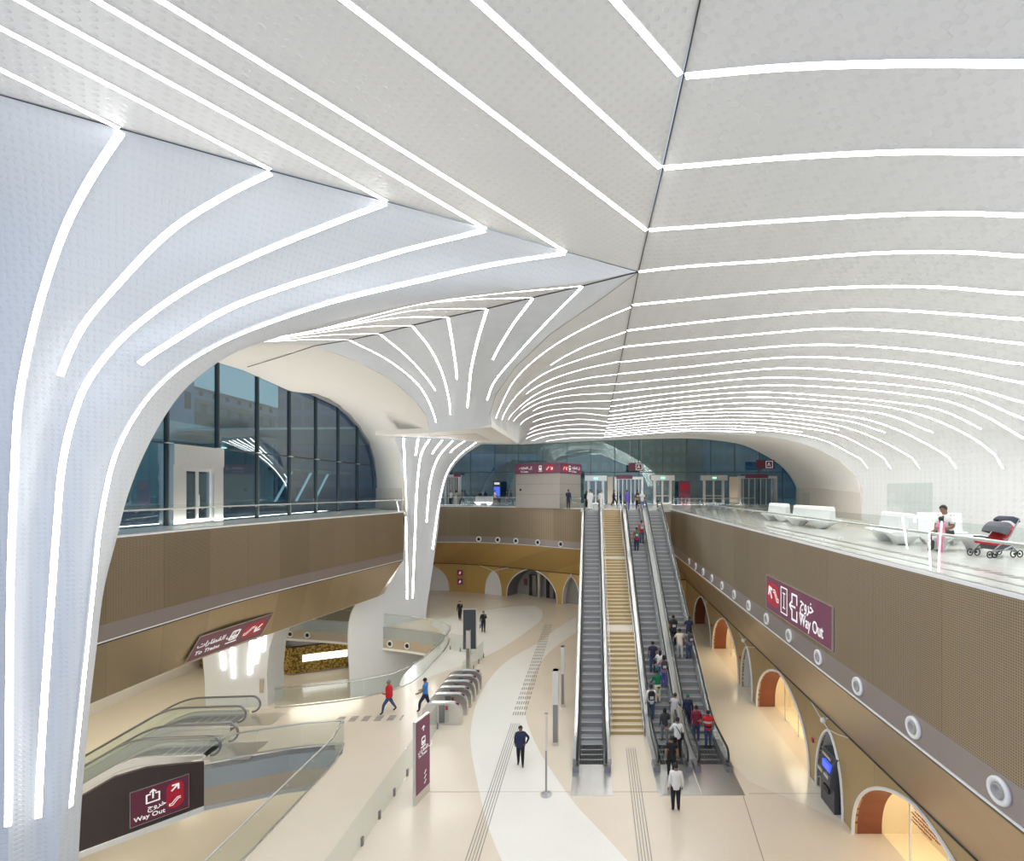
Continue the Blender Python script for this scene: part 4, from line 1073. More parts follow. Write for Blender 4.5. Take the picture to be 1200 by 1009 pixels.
# ================================================================ BALUSTRADES
def balustrade(label, path, z0, hg, rail_off, rail_h, pitch=1.35, name='glass_balustrade', th=.018, shoe=True, posts=False, rail_r=.032, brackets=True, rmat=None):
    pts = resample([Vector((x, y, 0)) for x, y in path], max(2, int(sum((Vector(a)-Vector(b)).length for a, b in zip(path[:-1], path[1:]))/pitch)+1))
    o_ = pts[0].copy(); r = empty(name, (o_.x, o_.y, z0), 0, label, 'balustrade')
    loc = [p-o_ for p in pts]; L = len(loc)
    nn = []
    for i in range(L):
        t = (loc[min(i+1, L-1)]-loc[max(0, i-1)]).normalized(); nn.append(Vector((t.y, -t.x, 0)))
    for i in range(L-1):
        a, b = loc[i], loc[i+1]; d = (b-a).normalized(); n_ = Vector((d.y, -d.x, 0))*th/2; g = d*.012
        mb = MB(); q = [a+g+n_, b-g+n_, b-g-n_, a+g-n_]
        mb.add([(p.x, p.y, z) for z in (0.02, hg) for p in q], [(0,3,2,1),(4,5,6,7),(0,1,5,4),(1,2,6,5),(2,3,7,6),(3,0,4,7)]); mb.build('glass_panel', M_GLASS, r)
    if shoe:
        mb = MB(); mb.sweep(list(range(L)), [(-.04, 0), (.04, 0), (.04, .05), (-.04, .05)], lambda i, a, b: tuple(loc[i]+nn[i]*a+Vector((0, 0, b)))); mb.build('base_shoe', M_STEEL, r)
    if rail_h:
        mb = MB(); mb.tube([loc[i]+nn[i]*rail_off+Vector((0, 0, rail_h)) for i in range(L)], rail_r, 8); mb.build('handrail', rmat or M_STEEL, r, True)
        if brackets:
            for i in range(0, L):
                mb = MB(); mb.tube([loc[i]+Vector((0, 0, rail_h-.1)), loc[i]+nn[i]*rail_off+Vector((0, 0, rail_h-.02))], .012, 5); mb.build('rail_bracket', M_STEEL, r)
    if posts:
        for i in range(L):
            mb = MB(); mb.box(loc[i].x-.03, loc[i].x+.03, loc[i].y-.05, loc[i].y+.05, 0, .28); mb.build('post_clamp', M_STEELD, r)
    return r
balustrade('glass balustrade with steel handrail along the right balcony edge', [(7.1, y) for y in (43.3, 3)], ZU, 1.12, -.16, .82, 1.3)
balustrade('glass balustrade along the curved left balcony edge', [(x-.05, y) for x, y in LEFTP if y > 14]+[(-15.3, 39.2)], ZU, 1.12, .14, .95, 1.5)
balustrade('glass balustrade on the far balcony left of the escalators', [(x, y+.05) for x, y in BACKP if -18 < x < -1], ZU, 1.12, -.12, .95, 1.5)
balustrade('curved glass balustrade with steel rail round the far floor opening', [(x, y) for x, y in V2[:-1]], 0, 1.1, .1, 1.02, 1.4)
balustrade('glass balustrade on the near side of the floor opening, slanting to the lower left', [(-10.92, 8), (-10.92, 21.3), (-11.3, 22.15)], 0, 1.1, -.1, 1.05, 1.5, rail_r=.04)
balustrade('glass balustrade on the far side of the near floor opening, beside escalator landing', [(-11.4, 22.3), (-13.6, 21.85), (-16.3, 20.7)], 0, 1.1, .1, 1.0, 1.5)
balustrade('low glass barrier with floor clamps running from the foreground to the ticket gates', [(-7.5, 12), (-7.5, 23.6)], 0, 1.2, 0, 0, 1.25, shoe=False, posts=True, name='glass_barrier')
balustrade('short glass barrier between floor opening and dark totem', [(-10.3, 35.3), (-8.6, 34.4)], 0, 1.2, 0, 0, .9, shoe=False, posts=True, name='glass_barrier')
balustrade('short glass barrier behind the ticket gates near the steel post', [(-7.8, 29.2), (-7.5, 33.6)], 0, 1.2, 0, 0, 1.1, shoe=False, posts=True, name='glass_barrier')
# upper level railings near the doors, as in front of the end wall
balustrade('low glass screen with rails before the right hand doors of the end wall', [(7.3, 43.5), (15.5, 46.5)], ZU, 1.1, 0, .95, 1.0, name='glass_screen')
balustrade('small glass screen standing alone by the cream wall at the right doors', [(19.0, 44), (21.5, 44)], ZU, 1.5, 0, 0, 1.2, name='glass_screen')
balustrade('small glass screen behind the white benches by the right wall', [(11.9, 17.0), (12.0, 19.8)], ZU, 2.0, 0, 0, 1.4, name='glass_screen')

# ================================================================ ESCALATORS
RISE = ZU
def ramp(y, y0=22.7, slope=math.tan(math.radians(30)), rise=RISE, r=.8):
    y1 = y0+rise/slope
    def sp(x):
        if x < -r: return 0
        if x > r: return x
        return (x+r)**2/(4*r)
    return slope*(sp(y-y0)-sp(y-y1))
def make_escalator(label, xc, half, tr=None, y0=22.7, ya=20.5, yb=41.3, plate=(18.45, 42.6), rise=RISE, steps=True, hand=M_BLACK, clad=M_STEELW):
    rp = lambda y: ramp(y, y0, rise=rise)
    root = empty('escalator', (xc, ya, 0), 0, label, 'escalator')
    T = lambda x, y, z: (x, y-ya, z)
    ys = []; y = ya
    while y < yb: ys.append(y); y += .3
    ys.append(yb)
    # steps
    n = int((yb-ya)/.4); first = None
    for k in range(n):
        a = ya+k*.4; z = rp(a+.2)
        mb = MB(); mb.box(-.5, .5, 0, .4, -.25, 0); mb.mi = 1; mb.box(-.5, .5, -.004, .035, -.02, .004)
        for q in range(-4, 5): mb.mi = 0; mb.box(q*.11-.012, q*.11+.012, .03, .4, 0, .008)
        if first is None:
            o = mb.build('step', [M_STEP, M_STEPL], root); first = o
        else:
            o = first.copy(); COL.objects.link(o); o.parent = root
        o.location = T(0, a, z)
    for s in (-1, 1):
        f3 = lambda p, a, b: T(s*a, p, rp(p)+b)
        mb = MB(); mb.sweep(ys, [(.5, -.15), (.5, .10), (.62, .22), (.62, -.15)], f3); mb.build('skirt', M_STEELD, root)
        mb = MB(); mb.sweep(ys, [(.585, .2), (.60, .2), (.60, .88), (.585, .88)], f3); mb.build('balustrade_panel', M_GLASS, root)
        mb = MB(); mb.sweep(ys, [(.62, -.1), (.62, .22), (half-.02, .28), (half, .24), (half, -.1)], f3); mb.build('deck', clad, root)
        e = .3; pr = []
        zt = .95
        for k in range(9):
            a = pi/2*1.0-pi*k/8
            pr.append(Vector(T(s*.6, ya-.2-e*math.cos(a-pi/2+pi/2) if False else ya-.25-.32*math.cos(a), rp(ya)+.62-.32*math.sin(a))))
        pts = pr[::1]
        top = [Vector(T(s*.6, y, rp(y)+zt-.01)) for y in ys]
        pe = []
        for k in range(9):
            a = pi/2-pi*k/8
            pe.append(Vector(T(s*.6, yb+.25+.32*math.cos(a), rp(yb)+.62+.32*math.sin(a))))
        # order: bottom newel upward, along the top, top newel downward
        pts = pr+top+pe
        if pr[0].z > pr[-1].z: pts = pr[::-1]+top+pe
        mb = MB(); mb.tube(pts, .045, 8); mb.build('handrail', hand, root, True)
        mb = MB(); mb.prism([(x, z) for x, z in [(ya-.5, .15), (ya-.5, .75), (ya-.2, .9), (ya+.02, .9), (ya+.02, .1)]], .585, .60, lambda a, b, t: T(s*t, a, rp(ya)+b)); mb.build('newel_panel', M_GLASS, root)
        mb = MB(); mb.box(s*.52, s*(half-.04), -.55, .1, 0, .24) if s > 0 else mb.box(-(half-.04), -.52, -.55, .1, 0, .24); mb.build('newel_base', M_STEELD, root)
    mb = MB(); mb.sweep(ys, [(-half+.03, -.25), (half-.03, -.25), (half-.03, -1.1), (-half+.03, -1.1)], lambda p, a, b: T(a, p, max(rp(p)+b, .004 if False else min(-.0, 0) if rp(p)+b < 0 and rise > 0 else rp(p)+b))); mb.build('truss_cladding', clad, root)
    mb = MB(); mb.box(-half+.02, half-.02, plate[0]-ya, 0, -.03, .012); mb.build('floor_plate', M_STEEL, root)
    mb = MB(); mb.box(-half+.02, half-.02, yb-ya, plate[1]-ya, rise-.05, rise+.012); mb.build('floor_plate', M_STEEL, root)
    return root
e1 = make_escalator('empty escalator left of the golden staircase', -.02, .83)
e2 = make_escalator('crowded escalator immediately right of the golden staircase', 3.325, .83)
e3 = make_escalator('rightmost escalator of the main flight, nearest the shopfronts', 4.995, .83)

# staircase
st = empty('staircase', (1.65, 23.04, 0), 0, 'golden stone staircase with two landings between the escalators', 'staircase')
nst = 60; rh = ZU/nst; goy = (42.6-23.04-2*1.25)/nst; y = 0; z = 0; proto = None
for k in range(nst):
    if k in (20, 40):
        mb = MB(); mb.box(-.78, .78, y, y+1.25, z-.3, z); mb.build('landing', M_NOSE, st); y += 1.25
    if proto is None:
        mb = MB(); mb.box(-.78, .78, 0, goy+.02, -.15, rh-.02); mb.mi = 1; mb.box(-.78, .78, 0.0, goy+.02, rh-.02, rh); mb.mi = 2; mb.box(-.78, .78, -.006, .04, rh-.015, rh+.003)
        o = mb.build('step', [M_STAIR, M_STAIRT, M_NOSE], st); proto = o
    else: o = proto.copy(); COL.objects.link(o); o.parent = st
    o.location = (0, y, z); y += goy; z += rh
for s in (-1, 1):
    mb = MB(); mb.sweep([0, 1], [(s*.785, -.6), (s*.80, -.6), (s*.80, .5), (s*.785, .5)], lambda p, a, b: (a, -.2+p*19.6, p*ZU+b)); mb.build('side_stringer', M_STEELW, st)
    mb = MB(); pts = [(s*.72, -.1, .9), (s*.72, 0.05, .95)]; yy, zz = 0, 0
    for f_ in range(3):
        pts.append((s*.72, yy, zz+.95)); yy += 20*goy; zz += 20*rh; pts.append((s*.72, yy, zz+.95)); yy += 1.25
    mb.tube(pts, .025, 6); mb.build('handrail', M_STEELW, st, True)
    for k in range(0, 60, 6):
        yk = k*goy+(1.25 if k >= 20 else 0)+(1.25 if k >= 40 else 0)+.15
        mb = MB(); mb.tube([(s*.72, yk, k*rh+rh), (s*.72, yk, k*rh+rh+.9)], .014, 5); mb.build('baluster', M_STEEL, st)

# way-out escalators going down to the level below, heading left
def side_escalator(yc, xtop, label):
    r = make_escalator(label, 0, .75, y0=22.7, ya=20.5, yb=20.5+15, plate=(18.6, 0), rise=6.0, hand=M_STEELD)
    return r
def place_down(yc, xtop, label):
    """escalator whose top landing is at xtop and which descends towards -x"""
    rise = -ZL; sl = math.tan(math.radians(30)); run = rise/sl
    root = empty('escalator', (xtop, yc, 0), math.radians(4), label, 'escalator')
    def rp(d):   # d metres from the top comb
        r = .8; d0 = 3.0; d1 = d0+run
        def sp(x): return 0 if x < -r else (x if x > r else (x+r)**2/(4*r))
        return -sl*(sp(d-d0)-sp(d-d1))
    T = lambda y, d, z: (-d, y, z)
    ds = [i*.3 for i in range(int((run+4.5)/.3)+1)]
    first = None
    for k in range(int((run+4.2)/.4)):
        d = k*.4
        if first is None:
            mb = MB(); mb.box(-.4, 0, -.5, .5, -.25, 0); mb.mi = 1; mb.box(-.035, .004, -.5, .5, -.02, .004); o = mb.build('step', [M_STEP, M_STEPL], root); first = o
        else: o = first.copy(); COL.objects.link(o); o.parent = root
        o.location = (-d, 0, rp(d+.2))
    for s in (-1, 1):
        f3 = lambda p, a, b: T(s*a, p, rp(p)+b)
        mb = MB(); mb.sweep(ds, [(.5, -.15), (.5, .10), (.6, .2), (.6, -.15)], f3); mb.build('skirt', M_STEELW, root)
        mb = MB(); mb.sweep(ds, [(.572, .18), (.584, .18), (.584, .9), (.572, .9)], f3); mb.build('balustrade_panel', M_GLASS, root)
        mb = MB(); mb.sweep(ds, [(.6, -.09), (.6, .22), (.73, .22), (.73, -.09)], f3); mb.build('deck', M_STEELW, root)
        pr = [Vector(T(s*.578, -.25-.4*math.cos(-pi/2+pi*k/10), .55+.4*math.sin(-pi/2+pi*k/10))) for k in range(11)]
        mb = MB(); mb.tube(pr+[Vector(T(s*.578, d, rp(d)+.95)) for d in ds], .05, 8); mb.build('handrail', M_STEELD, root, True)
        mb = MB(); mb.prism([(-.25-.38*math.cos(-pi/2+pi*k/10), .55+.38*math.sin(-pi/2+pi*k/10)) for k in range(11)]+[(.02, .93), (.02, .17)], .572, .584, lambda a, b, t: T(s*t, a, b)); mb.build('newel_panel', M_GLASS, root)
    mb = MB(); mb.sweep(ds, [(-.73, -.1), (.73, -.1), (.73, -.75), (-.73, -.75)], lambda p, a, b: T(a, p, rp(p)+b)); mb.build('truss_cladding', M_STEELW, root)
    mb = MB(); mb.box(0, 1.9, -.72, .72, -.01, .014); mb.build('floor_plate', M_STEEL, root)
place_down(21.55, -16.75, 'nearer of two glass sided escalators leading down to the lower left')
place_down(24.5, -17.75, 'farther of two glass sided escalators leading down to the lower left')
# ================================================================ PEOPLE
def cm(name, c, r=.7): 
    return MATS.get(name) or simple(name, c, r)
SKIN = cm('skin brown', (.30, .16, .09), .6); SKIN2 = cm('skin light', (.52, .33, .23), .6)
HAIR = cm('black hair', (.012, .01, .01), .6); SHOE = cm('dark shoes', (.03, .028, .028), .5); SHOEW = cm('white shoes', (.7, .7, .7), .5); SHOET = cm('tan shoes', (.45, .22, .10), .5)
CC = {k: cm('cloth '+k, v, .85) for k, v in dict(navy=(.02,.03,.08), black=(.012,.012,.016), white=(.80,.80,.78), red=(.62,.02,.03), green=(.01,.16,.08), maroon=(.22,.02,.05), grey=(.22,.22,.23), blue=(.06,.25,.62), jeans=(.05,.08,.17), mauve=(.40,.22,.27), purple=(.14,.13,.50), teal=(.04,.32,.45), pink=(.85,.30,.45), cream=(.72,.66,.52), tan=(.50,.36,.22), charcoal=(.05,.05,.06), lightgrey=(.5,.5,.52)).items()}
BODY = {}
def skeleton(pose):
    """joints (metres, facing -y, feet on z=0), radii, bones with region"""
    J = {}; R = {}
    def j(n, x, y, z, rx, ry=None): J[n] = Vector((x, y, z)); R[n] = (rx, ry or rx)
    seat = pose.get('sit'); lean = pose.get('lean', 0)
    pz = .50 if seat else .93
    def up(z, y=0): return (y-math.sin(lean)*(z-.93), .93+(z-.93)*math.cos(lean)-(.43 if seat else 0))
    j('pelvis', 0, 0, pz, .135, .105)
    for n, z, rx, ry in (('waist', 1.08, .12, .09), ('chest', 1.26, .145, .105), ('upper', 1.38, .13, .085), ('neck', 1.475, .055, .055)):
        y, zz = up(z); j(n, 0, y, zz, rx, ry)
    hy, hz = up(1.53); nod = pose.get('nod', 0)
    j('skull0', 0, hy-.015-nod*.02, hz+.015, .062, .07); j('skull1', 0, hy-.02-nod*.05, hz+.09, .078, .092); j('skull2', 0, hy-.005-nod*.06, hz+.165, .058, .07)
    E = [('pelvis','waist','top'), ('waist','chest','top'), ('chest','upper','top'), ('upper','neck','skin'), ('neck','skull0','skin'), ('skull0','skull1','skin'), ('skull1','skull2','skin')]
    for s, S in ((-1, 'L'), (1, 'R')):
        a = pose.get('arm'+S, 'down'); y, z = up(1.40)
        j('sh'+S, s*.175, y, z, .058)
        if a == 'down': el, wr, hd = (s*.235, y+.03, z-.28), (s*.25, y-.05, z-.53), (s*.25, y-.09, z-.61)
        elif a == 'back': el, wr, hd = (s*.24, y+.14, z-.26), (s*.25, y+.15, z-.50), (s*.25, y+.14, z-.58)
        elif a == 'fwd': el, wr, hd = (s*.24, y-.08, z-.27), (s*.23, y-.28, z-.38), (s*.22, y-.36, z-.40)
        elif a == 'rail': el, wr, hd = (s*.30, y-.12, z-.24), (s*.42, y-.32, z-.30), (s*.45, y-.40, z-.32)
        elif a == 'phone': el, wr, hd = (s*.23, y-.10, z-.26), (s*.14, y-.20, z-.02), (s*.11, y-.16, z+.06)
        elif a == 'hip': el, wr, hd = (s*.36, y+.06, z-.24), (s*.24, y-.08, z-.42), (s*.17, y-.12, z-.42)
        elif a == 'front': el, wr, hd = (s*.24, y-.04, z-.27), (s*.12, y-.24, z-.33), (s*.06, y-.28, z-.33)
        j('el'+S, *el, .043); j('wr'+S, *wr, .029); j('hd'+S, *hd, .036, .022)
        E += [('upper','sh'+S,'top'), ('sh'+S,'el'+S,'sleeve'), ('el'+S,'wr'+S,'fore'), ('wr'+S,'hd'+S,'skin')]
        st = pose.get('leg', 'stand'); f = {'stand': .0, 'walk': .30*s, 'stride': .36*s, 'step': .12*s}[st]; k = pose.get('step', 0)*(1 if s > 0 else 0)
        if seat:
            j('hip'+S, s*.09, -.02, .50, .09); j('kn'+S, s*.12, -.44, .50, .062); j('an'+S, s*.12, -.42, .08, .04); j('to'+S, s*.13, -.56, .035, .038, .03)
        else:
            j('hip'+S, s*.088, 0, .86, .092); j('kn'+S, s*.095, -f*.55-(.05 if f <= 0 else .09)-k*.25, .49+k*.12, .062)
            j('an'+S, s*.10, -f*.95+(.02 if f < 0 else 0)-k*.12, .09+k+(.05 if f < -.2 else 0), .040); j('to'+S, s*.115, -f*.95-.13-k*.12, .035+k, .038, .03)
        E += [('pelvis','hip'+S,'bot'), ('hip'+S,'kn'+S,'bot'), ('kn'+S,'an'+S,'bot'), ('an'+S,'to'+S,'shoe')]
    return J, R, E
def body_mesh(pose):
    key = str(sorted(pose.items()))
    if key in BODY: return BODY[key]
    J, R, E = skeleton(pose); names = list(J); ix = {n: i for i, n in enumerate(names)}
    me = bpy.data.meshes.new('sk'); me.from_pydata([tuple(J[n]) for n in names], [(ix[a], ix[b]) for a, b, r in E], []); me.update()
    o = bpy.data.objects.new('sk', me); COL.objects.link(o)
    md = o.modifiers.new('s', 'SKIN'); md.use_smooth_shade = True
    for n in names:
        v = me.skin_vertices[0].data[ix[n]]; m_ = 1.16 if n[:2] in ('sk', 'ne') else (1.12 if n[:2] in ('hd', 'to', 'wr') else 1.34); v.radius = (R[n][0]*m_, R[n][1]*m_); v.use_root = n == 'pelvis'
    sb = o.modifiers.new('b', 'SUBSURF'); sb.levels = 1; sb.render_levels = 1
    dg = bpy.context.evaluated_depsgraph_get(); dg.update()
    m2 = bpy.data.meshes.new_from_object(o.evaluated_get(dg)); bpy.data.objects.remove(o); bpy.data.meshes.remove(me)
    # region per face
    reg = []
    for p in m2.polygons:
        c = p.center; best = None; bd = 9
        for a, b, r in E:
            A_, B_ = J[a], J[b]; d = B_-A_; t = max(0, min(1, (c-A_).dot(d)/max(1e-9, d.dot(d)))); q = (c-(A_+d*t)).length-(R[a][0]*(1-t)+R[b][0]*t)*.9
            if q < bd: bd = q; best = (r, t)
        reg.append(best)
    # fingers, ears, nose, eyes, mouth joined to the same mesh
    mb = MB(); mb.v = [tuple(v.co) for v in m2.vertices]; mb.f = [tuple(p.vertices) for p in m2.polygons]; regs = list(reg)
    def part(fn, r):
        n0 = len(mb.f); fn(); regs.extend([(r, 0)]*(len(mb.f)-n0)); mb.m = [0]*len(mb.f)
    mb.m = [0]*len(mb.f)
    for S, s in (('L', -1), ('R', 1)):
        w_, h = J['wr'+S], J['hd'+S]; d = (h-w_).normalized(); side = d.cross(Vector((s, .2, .1))).normalized(); curl = side.cross(d).normalized()*s
        for k, (off, ln) in enumerate(((-.027, .062), (-.009, .072), (.009, .068), (.027, .052))):
            b0 = h+side*off+d*.008
            part(lambda: mb.tube([b0, b0+d*ln*.5+curl*.004, b0+d*ln*.85+curl*.022, b0+d*ln+curl*.036], [.0095, .0088, .008, .006], 5), 'skin')
        b0 = w_+(h-w_)*.35-side*.026
        part(lambda: mb.tube([b0, b0-side*.022+d*.022, b0-side*.026+d*.048, b0-side*.020+d*.066], [.011, .010, .009, .007], 5), 'skin')
    hc = J['skull1']
    part(lambda: mb.add([hc+Vector(v) for v in ((-.014, -.090, -.02), (.014, -.090, -.02), (0, -.128, -.018), (0, -.094, .03), (0, -.090, -.028))], [(0, 2, 3), (2, 1, 3), (0, 4, 2), (4, 1, 2)]), 'skin')
    for s in (-1, 1):
        part(lambda: mb.ball(hc+Vector((s*.080, .005, -.005)), .026, 6, 5, (.4, .8, 1.2)), 'skin')
        part(lambda: mb.ball(hc+Vector((s*.030, -.092, .018)), .010, 6, 4, (1.3, .7, .8)), 'eye')
    part(lambda: mb.ball(hc+Vector((0, -.088, -.05)), .012, 6, 4, (2.0, .6, .5)), 'mouth')
    BODY[key] = (mb.v, mb.f, regs, J); bpy.data.meshes.remove(m2)
    return BODY[key]
MOUTH = cm('lips', (.30, .08, .07), .6)
def person(label, loc, rz, pose={}, top='white', bot='navy', skin=SKIN, hair='short', shoes=None, h=1.72, sleeve='short', pack=None, robe=None, strap=None, bag=None, group=None, scarf=None, cap=None, coat=None):
    V, Fc, regs, J = body_mesh(pose)
    root = empty('person', loc, rz, label, 'person', group); k = h/1.72; root.scale = (k, k, k)
    me = bpy.data.meshes.new('body'); me.from_pydata(V, [], Fc); me.update()
    mats = [CC[top], CC[bot], skin, shoes or SHOE, HAIR, MOUTH]
    o = link('body', me, mats, root, True)
    for p, (r, t) in zip(me.polygons, regs):
        if r == 'top': i = 0
        elif r == 'bot': i = 1
        elif r == 'shoe': i = 3
        elif r == 'sleeve': i = 0 if (sleeve != 'short' or t < .62) else 2
        elif r == 'fore': i = 0 if sleeve == 'long' else 2
        elif r == 'eye': i = 4
        elif r == 'mouth': i = 5
        else: i = 2
        p.material_index = i
    hc = J['skull1']
    if hair:
        mb = MB(); vs = []; seg = 14; rg = 8
        low = {'short': .60, 'long': .62, 'bob': .62}[hair]
        for i in range(rg+1):
            th = pi*low*i/rg
            for q in range(seg):
                a = 2*pi*q/seg; front = max(0, -math.sin(a)); t2 = th*(1-.42*front)
                r = .092*(1+.03*math.sin(3*a+i))
                z = .112*math.cos(t2); ext = 0
                if hair in ('long', 'bob') and i > rg-3 and front < .2: ext = (.03 if hair == 'bob' else .07)*(i-(rg-3))
                vs.append(hc+Vector((r*math.sin(t2)*math.cos(a), .004+(.108)*math.sin(t2)*math.sin(a), .016+z-ext)))
        fs = [(i*seg+q, (i+1)*seg+q, (i+1)*seg+(q+1) % seg, i*seg+(q+1) % seg) for i in range(rg) for q in range(seg)]
        mb.add(vs, fs); mb.build('hair', cap or HAIR, root, True)
    if scarf:
        mb = MB(); mb.lathe([(.0, .125), (.06, .11), (.098, .05), (.103, -.01), (.10, -.07), (.13, -.13), (.17, -.18), (.18, -.22)], lambda x, y, z: tuple(hc+Vector((x, y*(1.02)+.018+(.02 if z < -.05 else 0), z))), 16); mb.build('headscarf', scarf, root, True)
    if pack:
        u_ = J['upper']; w_ = J['waist']; mb = MB(); c = (J['chest']+Vector((0, .20, .02)))
        prof = [(-.14, -.22), (.14, -.22), (.16, -.1), (.155, .12), (.10, .22), (-.10, .22), (-.155, .12), (-.16, -.1)]
        vs = []
        for dy, sc in ((-.07, .95), (0, 1.05), (.06, .95), (.09, .7)): vs += [c+Vector((x*sc, dy, z*sc)) for x, z in prof]
        fs = [(i*8+q, i*8+(q+1) % 8, i*8+8+(q+1) % 8, i*8+8+q) for i in range(3) for q in range(8)]+[tuple(range(8))[::-1], tuple(range(24, 32))]
        mb.add(vs, fs); bp_ = mb.build('backpack', pack, root, True)
        mb = MB(); mb.box(c.x-.09, c.x+.09, c.y+.085, c.y+.11, c.z-.14, c.z+.0); mb.build('pocket', CC['lightgrey'], bp_)
        for s in (-1, 1):
            mb = MB(); mb.tube([c+Vector((s*.10, -.05, .19)), u_+Vector((s*.10, .02, .075)), u_+Vector((s*.11, -.10, .0)), J['chest']+Vector((s*.13, -.08, -.12)), c+Vector((s*.13, -.05, -.15))], .014, 5); mb.build('strap', pack, root)
    if strap:
        u_ = J['upper']; mb = MB(); pts = [u_+Vector((.11, 0, .08)), u_+Vector((.06, .115, -.02)), J['chest']+Vector((-.04, .13, -.06)), J['waist']+Vector((-.14, .07, -.06)), J['waist']+Vector((-.15, -.05, -.08)), J['chest']+Vector((-.02, -.135, -.04)), u_+Vector((.09, -.10, .02))]
        mb.tube(pts, .017, 5, True); mb.build('strap', strap, root)
        mb = MB(); q = J['pelvis']+Vector((-.20, .05, .02)); mb.box(q.x-.05, q.x+.04, q.y-.13, q.y+.13, q.z-.12, q.z+.12); mb.build('shoulder_bag', strap, root)
    if bag:
        q = J['hdL']; mb = MB(); mb.box(q.x-.05, q.x+.05, q.y-.14, q.y+.14, q.z-.40, q.z-.12); mb.tube([q+Vector((0, -.08, -.12)), q+Vector((0, 0, .0)), q+Vector((0, .08, -.12))], .008, 5); mb.build('handbag', bag, root)
    if coat:
        mb = MB(); n = 16; prof = [(.12, 1.45, .10), (.20, 1.40, .15), (.225, 1.25, .19), (.215, 1.08, .185), (.225, .95, .19), (.205, .84, .175)]
        vs = [(rx*math.cos(2*pi*q/n)*(1+.03*math.sin(q*5+z*20)), ry*math.sin(2*pi*q/n)*(1+.03*math.cos(q*4)), z) for rx, z, ry in prof for q in range(n)]
        fs = [(i*n+q, i*n+(q+1) % n, (i+1)*n+(q+1) % n, (i+1)*n+q) for i in range(len(prof)-1) for q in range(n)]
        mb.add(vs, fs); mb.build('jacket', CC[coat], root, True)
    if robe:
        fz_ = J['anL'].y; prof = [(.17, 1.40, .12), (.20, 1.28, .15), (.19, 1.05, .145), (.20, .9, .15), (.20, .65, .16), (.22, .35, .20), (.235, .10, .22)]
        mb = MB(); n = 16; vs = [(rx*math.cos(2*pi*q/n)*(1+.02*math.sin(q*5)), ry*math.sin(2*pi*q/n)*(1+.03*math.cos(q*4)), z) for rx, z, ry in prof for q in range(n)]
        fs = [(i*n+q, i*n+(q+1) % n, (i+1)*n+(q+1) % n, (i+1)*n+q) for i in range(len(prof)-1) for q in range(n)]
        mb.add(vs, fs); mb.build('robe', CC[robe], root, True)
    return root
def floor_at(u, v): p = PZ(u, v, 0); return (p.x, p.y, 0)
def upper_at(u, v): p = PZ(u, v, ZU); return (p.x, p.y, ZU)
def esc_at(u, v):
    """point on the escalator steps seen at pixel u, v"""
    lo, hi = 18.0, 44.0
    for _ in range(50):
        m_ = (lo+hi)/2
        if V0+F*(H-ramp(m_))/m_ > v: lo = m_
        else: hi = m_
    k = round((lo-20.5-.2)/.4); y = 20.5+.4*k+.2
    return ((u-U0)*y/F, y, ramp(y)+.008)
# --- on the concourse floor
N_ = pi  # facing away from the camera
person('man in navy jacket and black trousers walking towards the camera beside the guide path', floor_at(610, 897), .1, dict(leg='step', armL='back', armR='hip'), 'navy', 'black', h=1.66, sleeve='long', coat='navy')
person('person in bright red jacket, grey cap and dark trousers striding past the ticket gates', floor_at(456, 835), -pi/2+.5, dict(leg='stride', armL='hip', armR='front'), 'red', 'jeans', h=1.68, sleeve='long', cap=CC['grey'], coat='red')
person('bearded man in a blue t-shirt leaving through the ticket gates', (-8.75, 25.5, 0), -pi/2, dict(leg='walk', armL='fwd', armR='fwd'), 'blue', 'navy', h=1.72)
person('person in black clothes with tan shoes walking left of the dark totem', floor_at(539, 727), 0, dict(leg='step', armL='down', armR='phone'), 'black', 'black', SKIN2, sleeve='long', shoes=SHOET)
person('person in black holding a phone and blue bag, right of the dark totem', floor_at(566.5, 741), .2, dict(leg='step', armL='down', armR='phone'), 'black', 'black', SKIN2, sleeve='long', bag=CC['purple'])
person('man in white shirt and black trousers standing before the crowded escalator', floor_at(792, 951), N_, dict(leg='stand'), 'white', 'black', h=1.72, sleeve='long')
# --- crowded escalator
E2 = lambda u, v: esc_at(u, v)
person('man in black t-shirt and black trousers stepping onto the crowded escalator', floor_at(787, 912), N_, dict(leg='step', armL='down', armR='down'), 'black', 'black', h=1.68)
person('man in white shirt with black shoulder bag strap at the crowded escalator foot', E2(794, 886), N_, dict(leg='step', armL='down', armR='rail'), 'white', 'black', h=1.70, strap=CC['black'], sleeve='mid')
person('person with dark jacket tied and maroon bag near the crowded escalator foot', E2(779, 869), N_+.2, dict(leg='step', armL='front', armR='down'), 'charcoal', 'grey', h=1.55, bag=CC['maroon'], sleeve='long', hair='bob')
person('person in light grey top leaning over the crowded escalator, lower right', E2(790, 857), N_-.4, dict(lean=.35, armR='rail', armL='fwd'), 'lightgrey', 'cream', h=1.62)
person('man in white shirt with black backpack on the crowded escalator, left side', E2(763, 840), N_, dict(armL='rail', armR='down'), 'white', 'jeans', h=1.70, pack=CC['black'], sleeve='long')
person('man in green sweater leaning forward on the crowded escalator', E2(771, 826), N_+.35, dict(lean=.25, armL='rail', armR='fwd'), 'green', 'cream', h=1.64, sleeve='long')
person('woman in mauve top and purple trousers with dark backpack, crowded escalator', E2(778, 808), N_, dict(armL='front', armR='rail'), 'mauve', 'purple', h=1.66, pack=CC['charcoal'], hair='bob', sleeve='long')
person('person in navy t-shirt and jeans, highest of the crowd on left side', E2(765, 791), N_, dict(armL='down', armR='down'), 'navy', 'jeans', h=1.66)
person('woman in white top and teal trousers on the crowded escalator', E2(773.5, 797), N_-.2, dict(armL='down', armR='rail'), 'white', 'teal', h=1.55, hair='long')
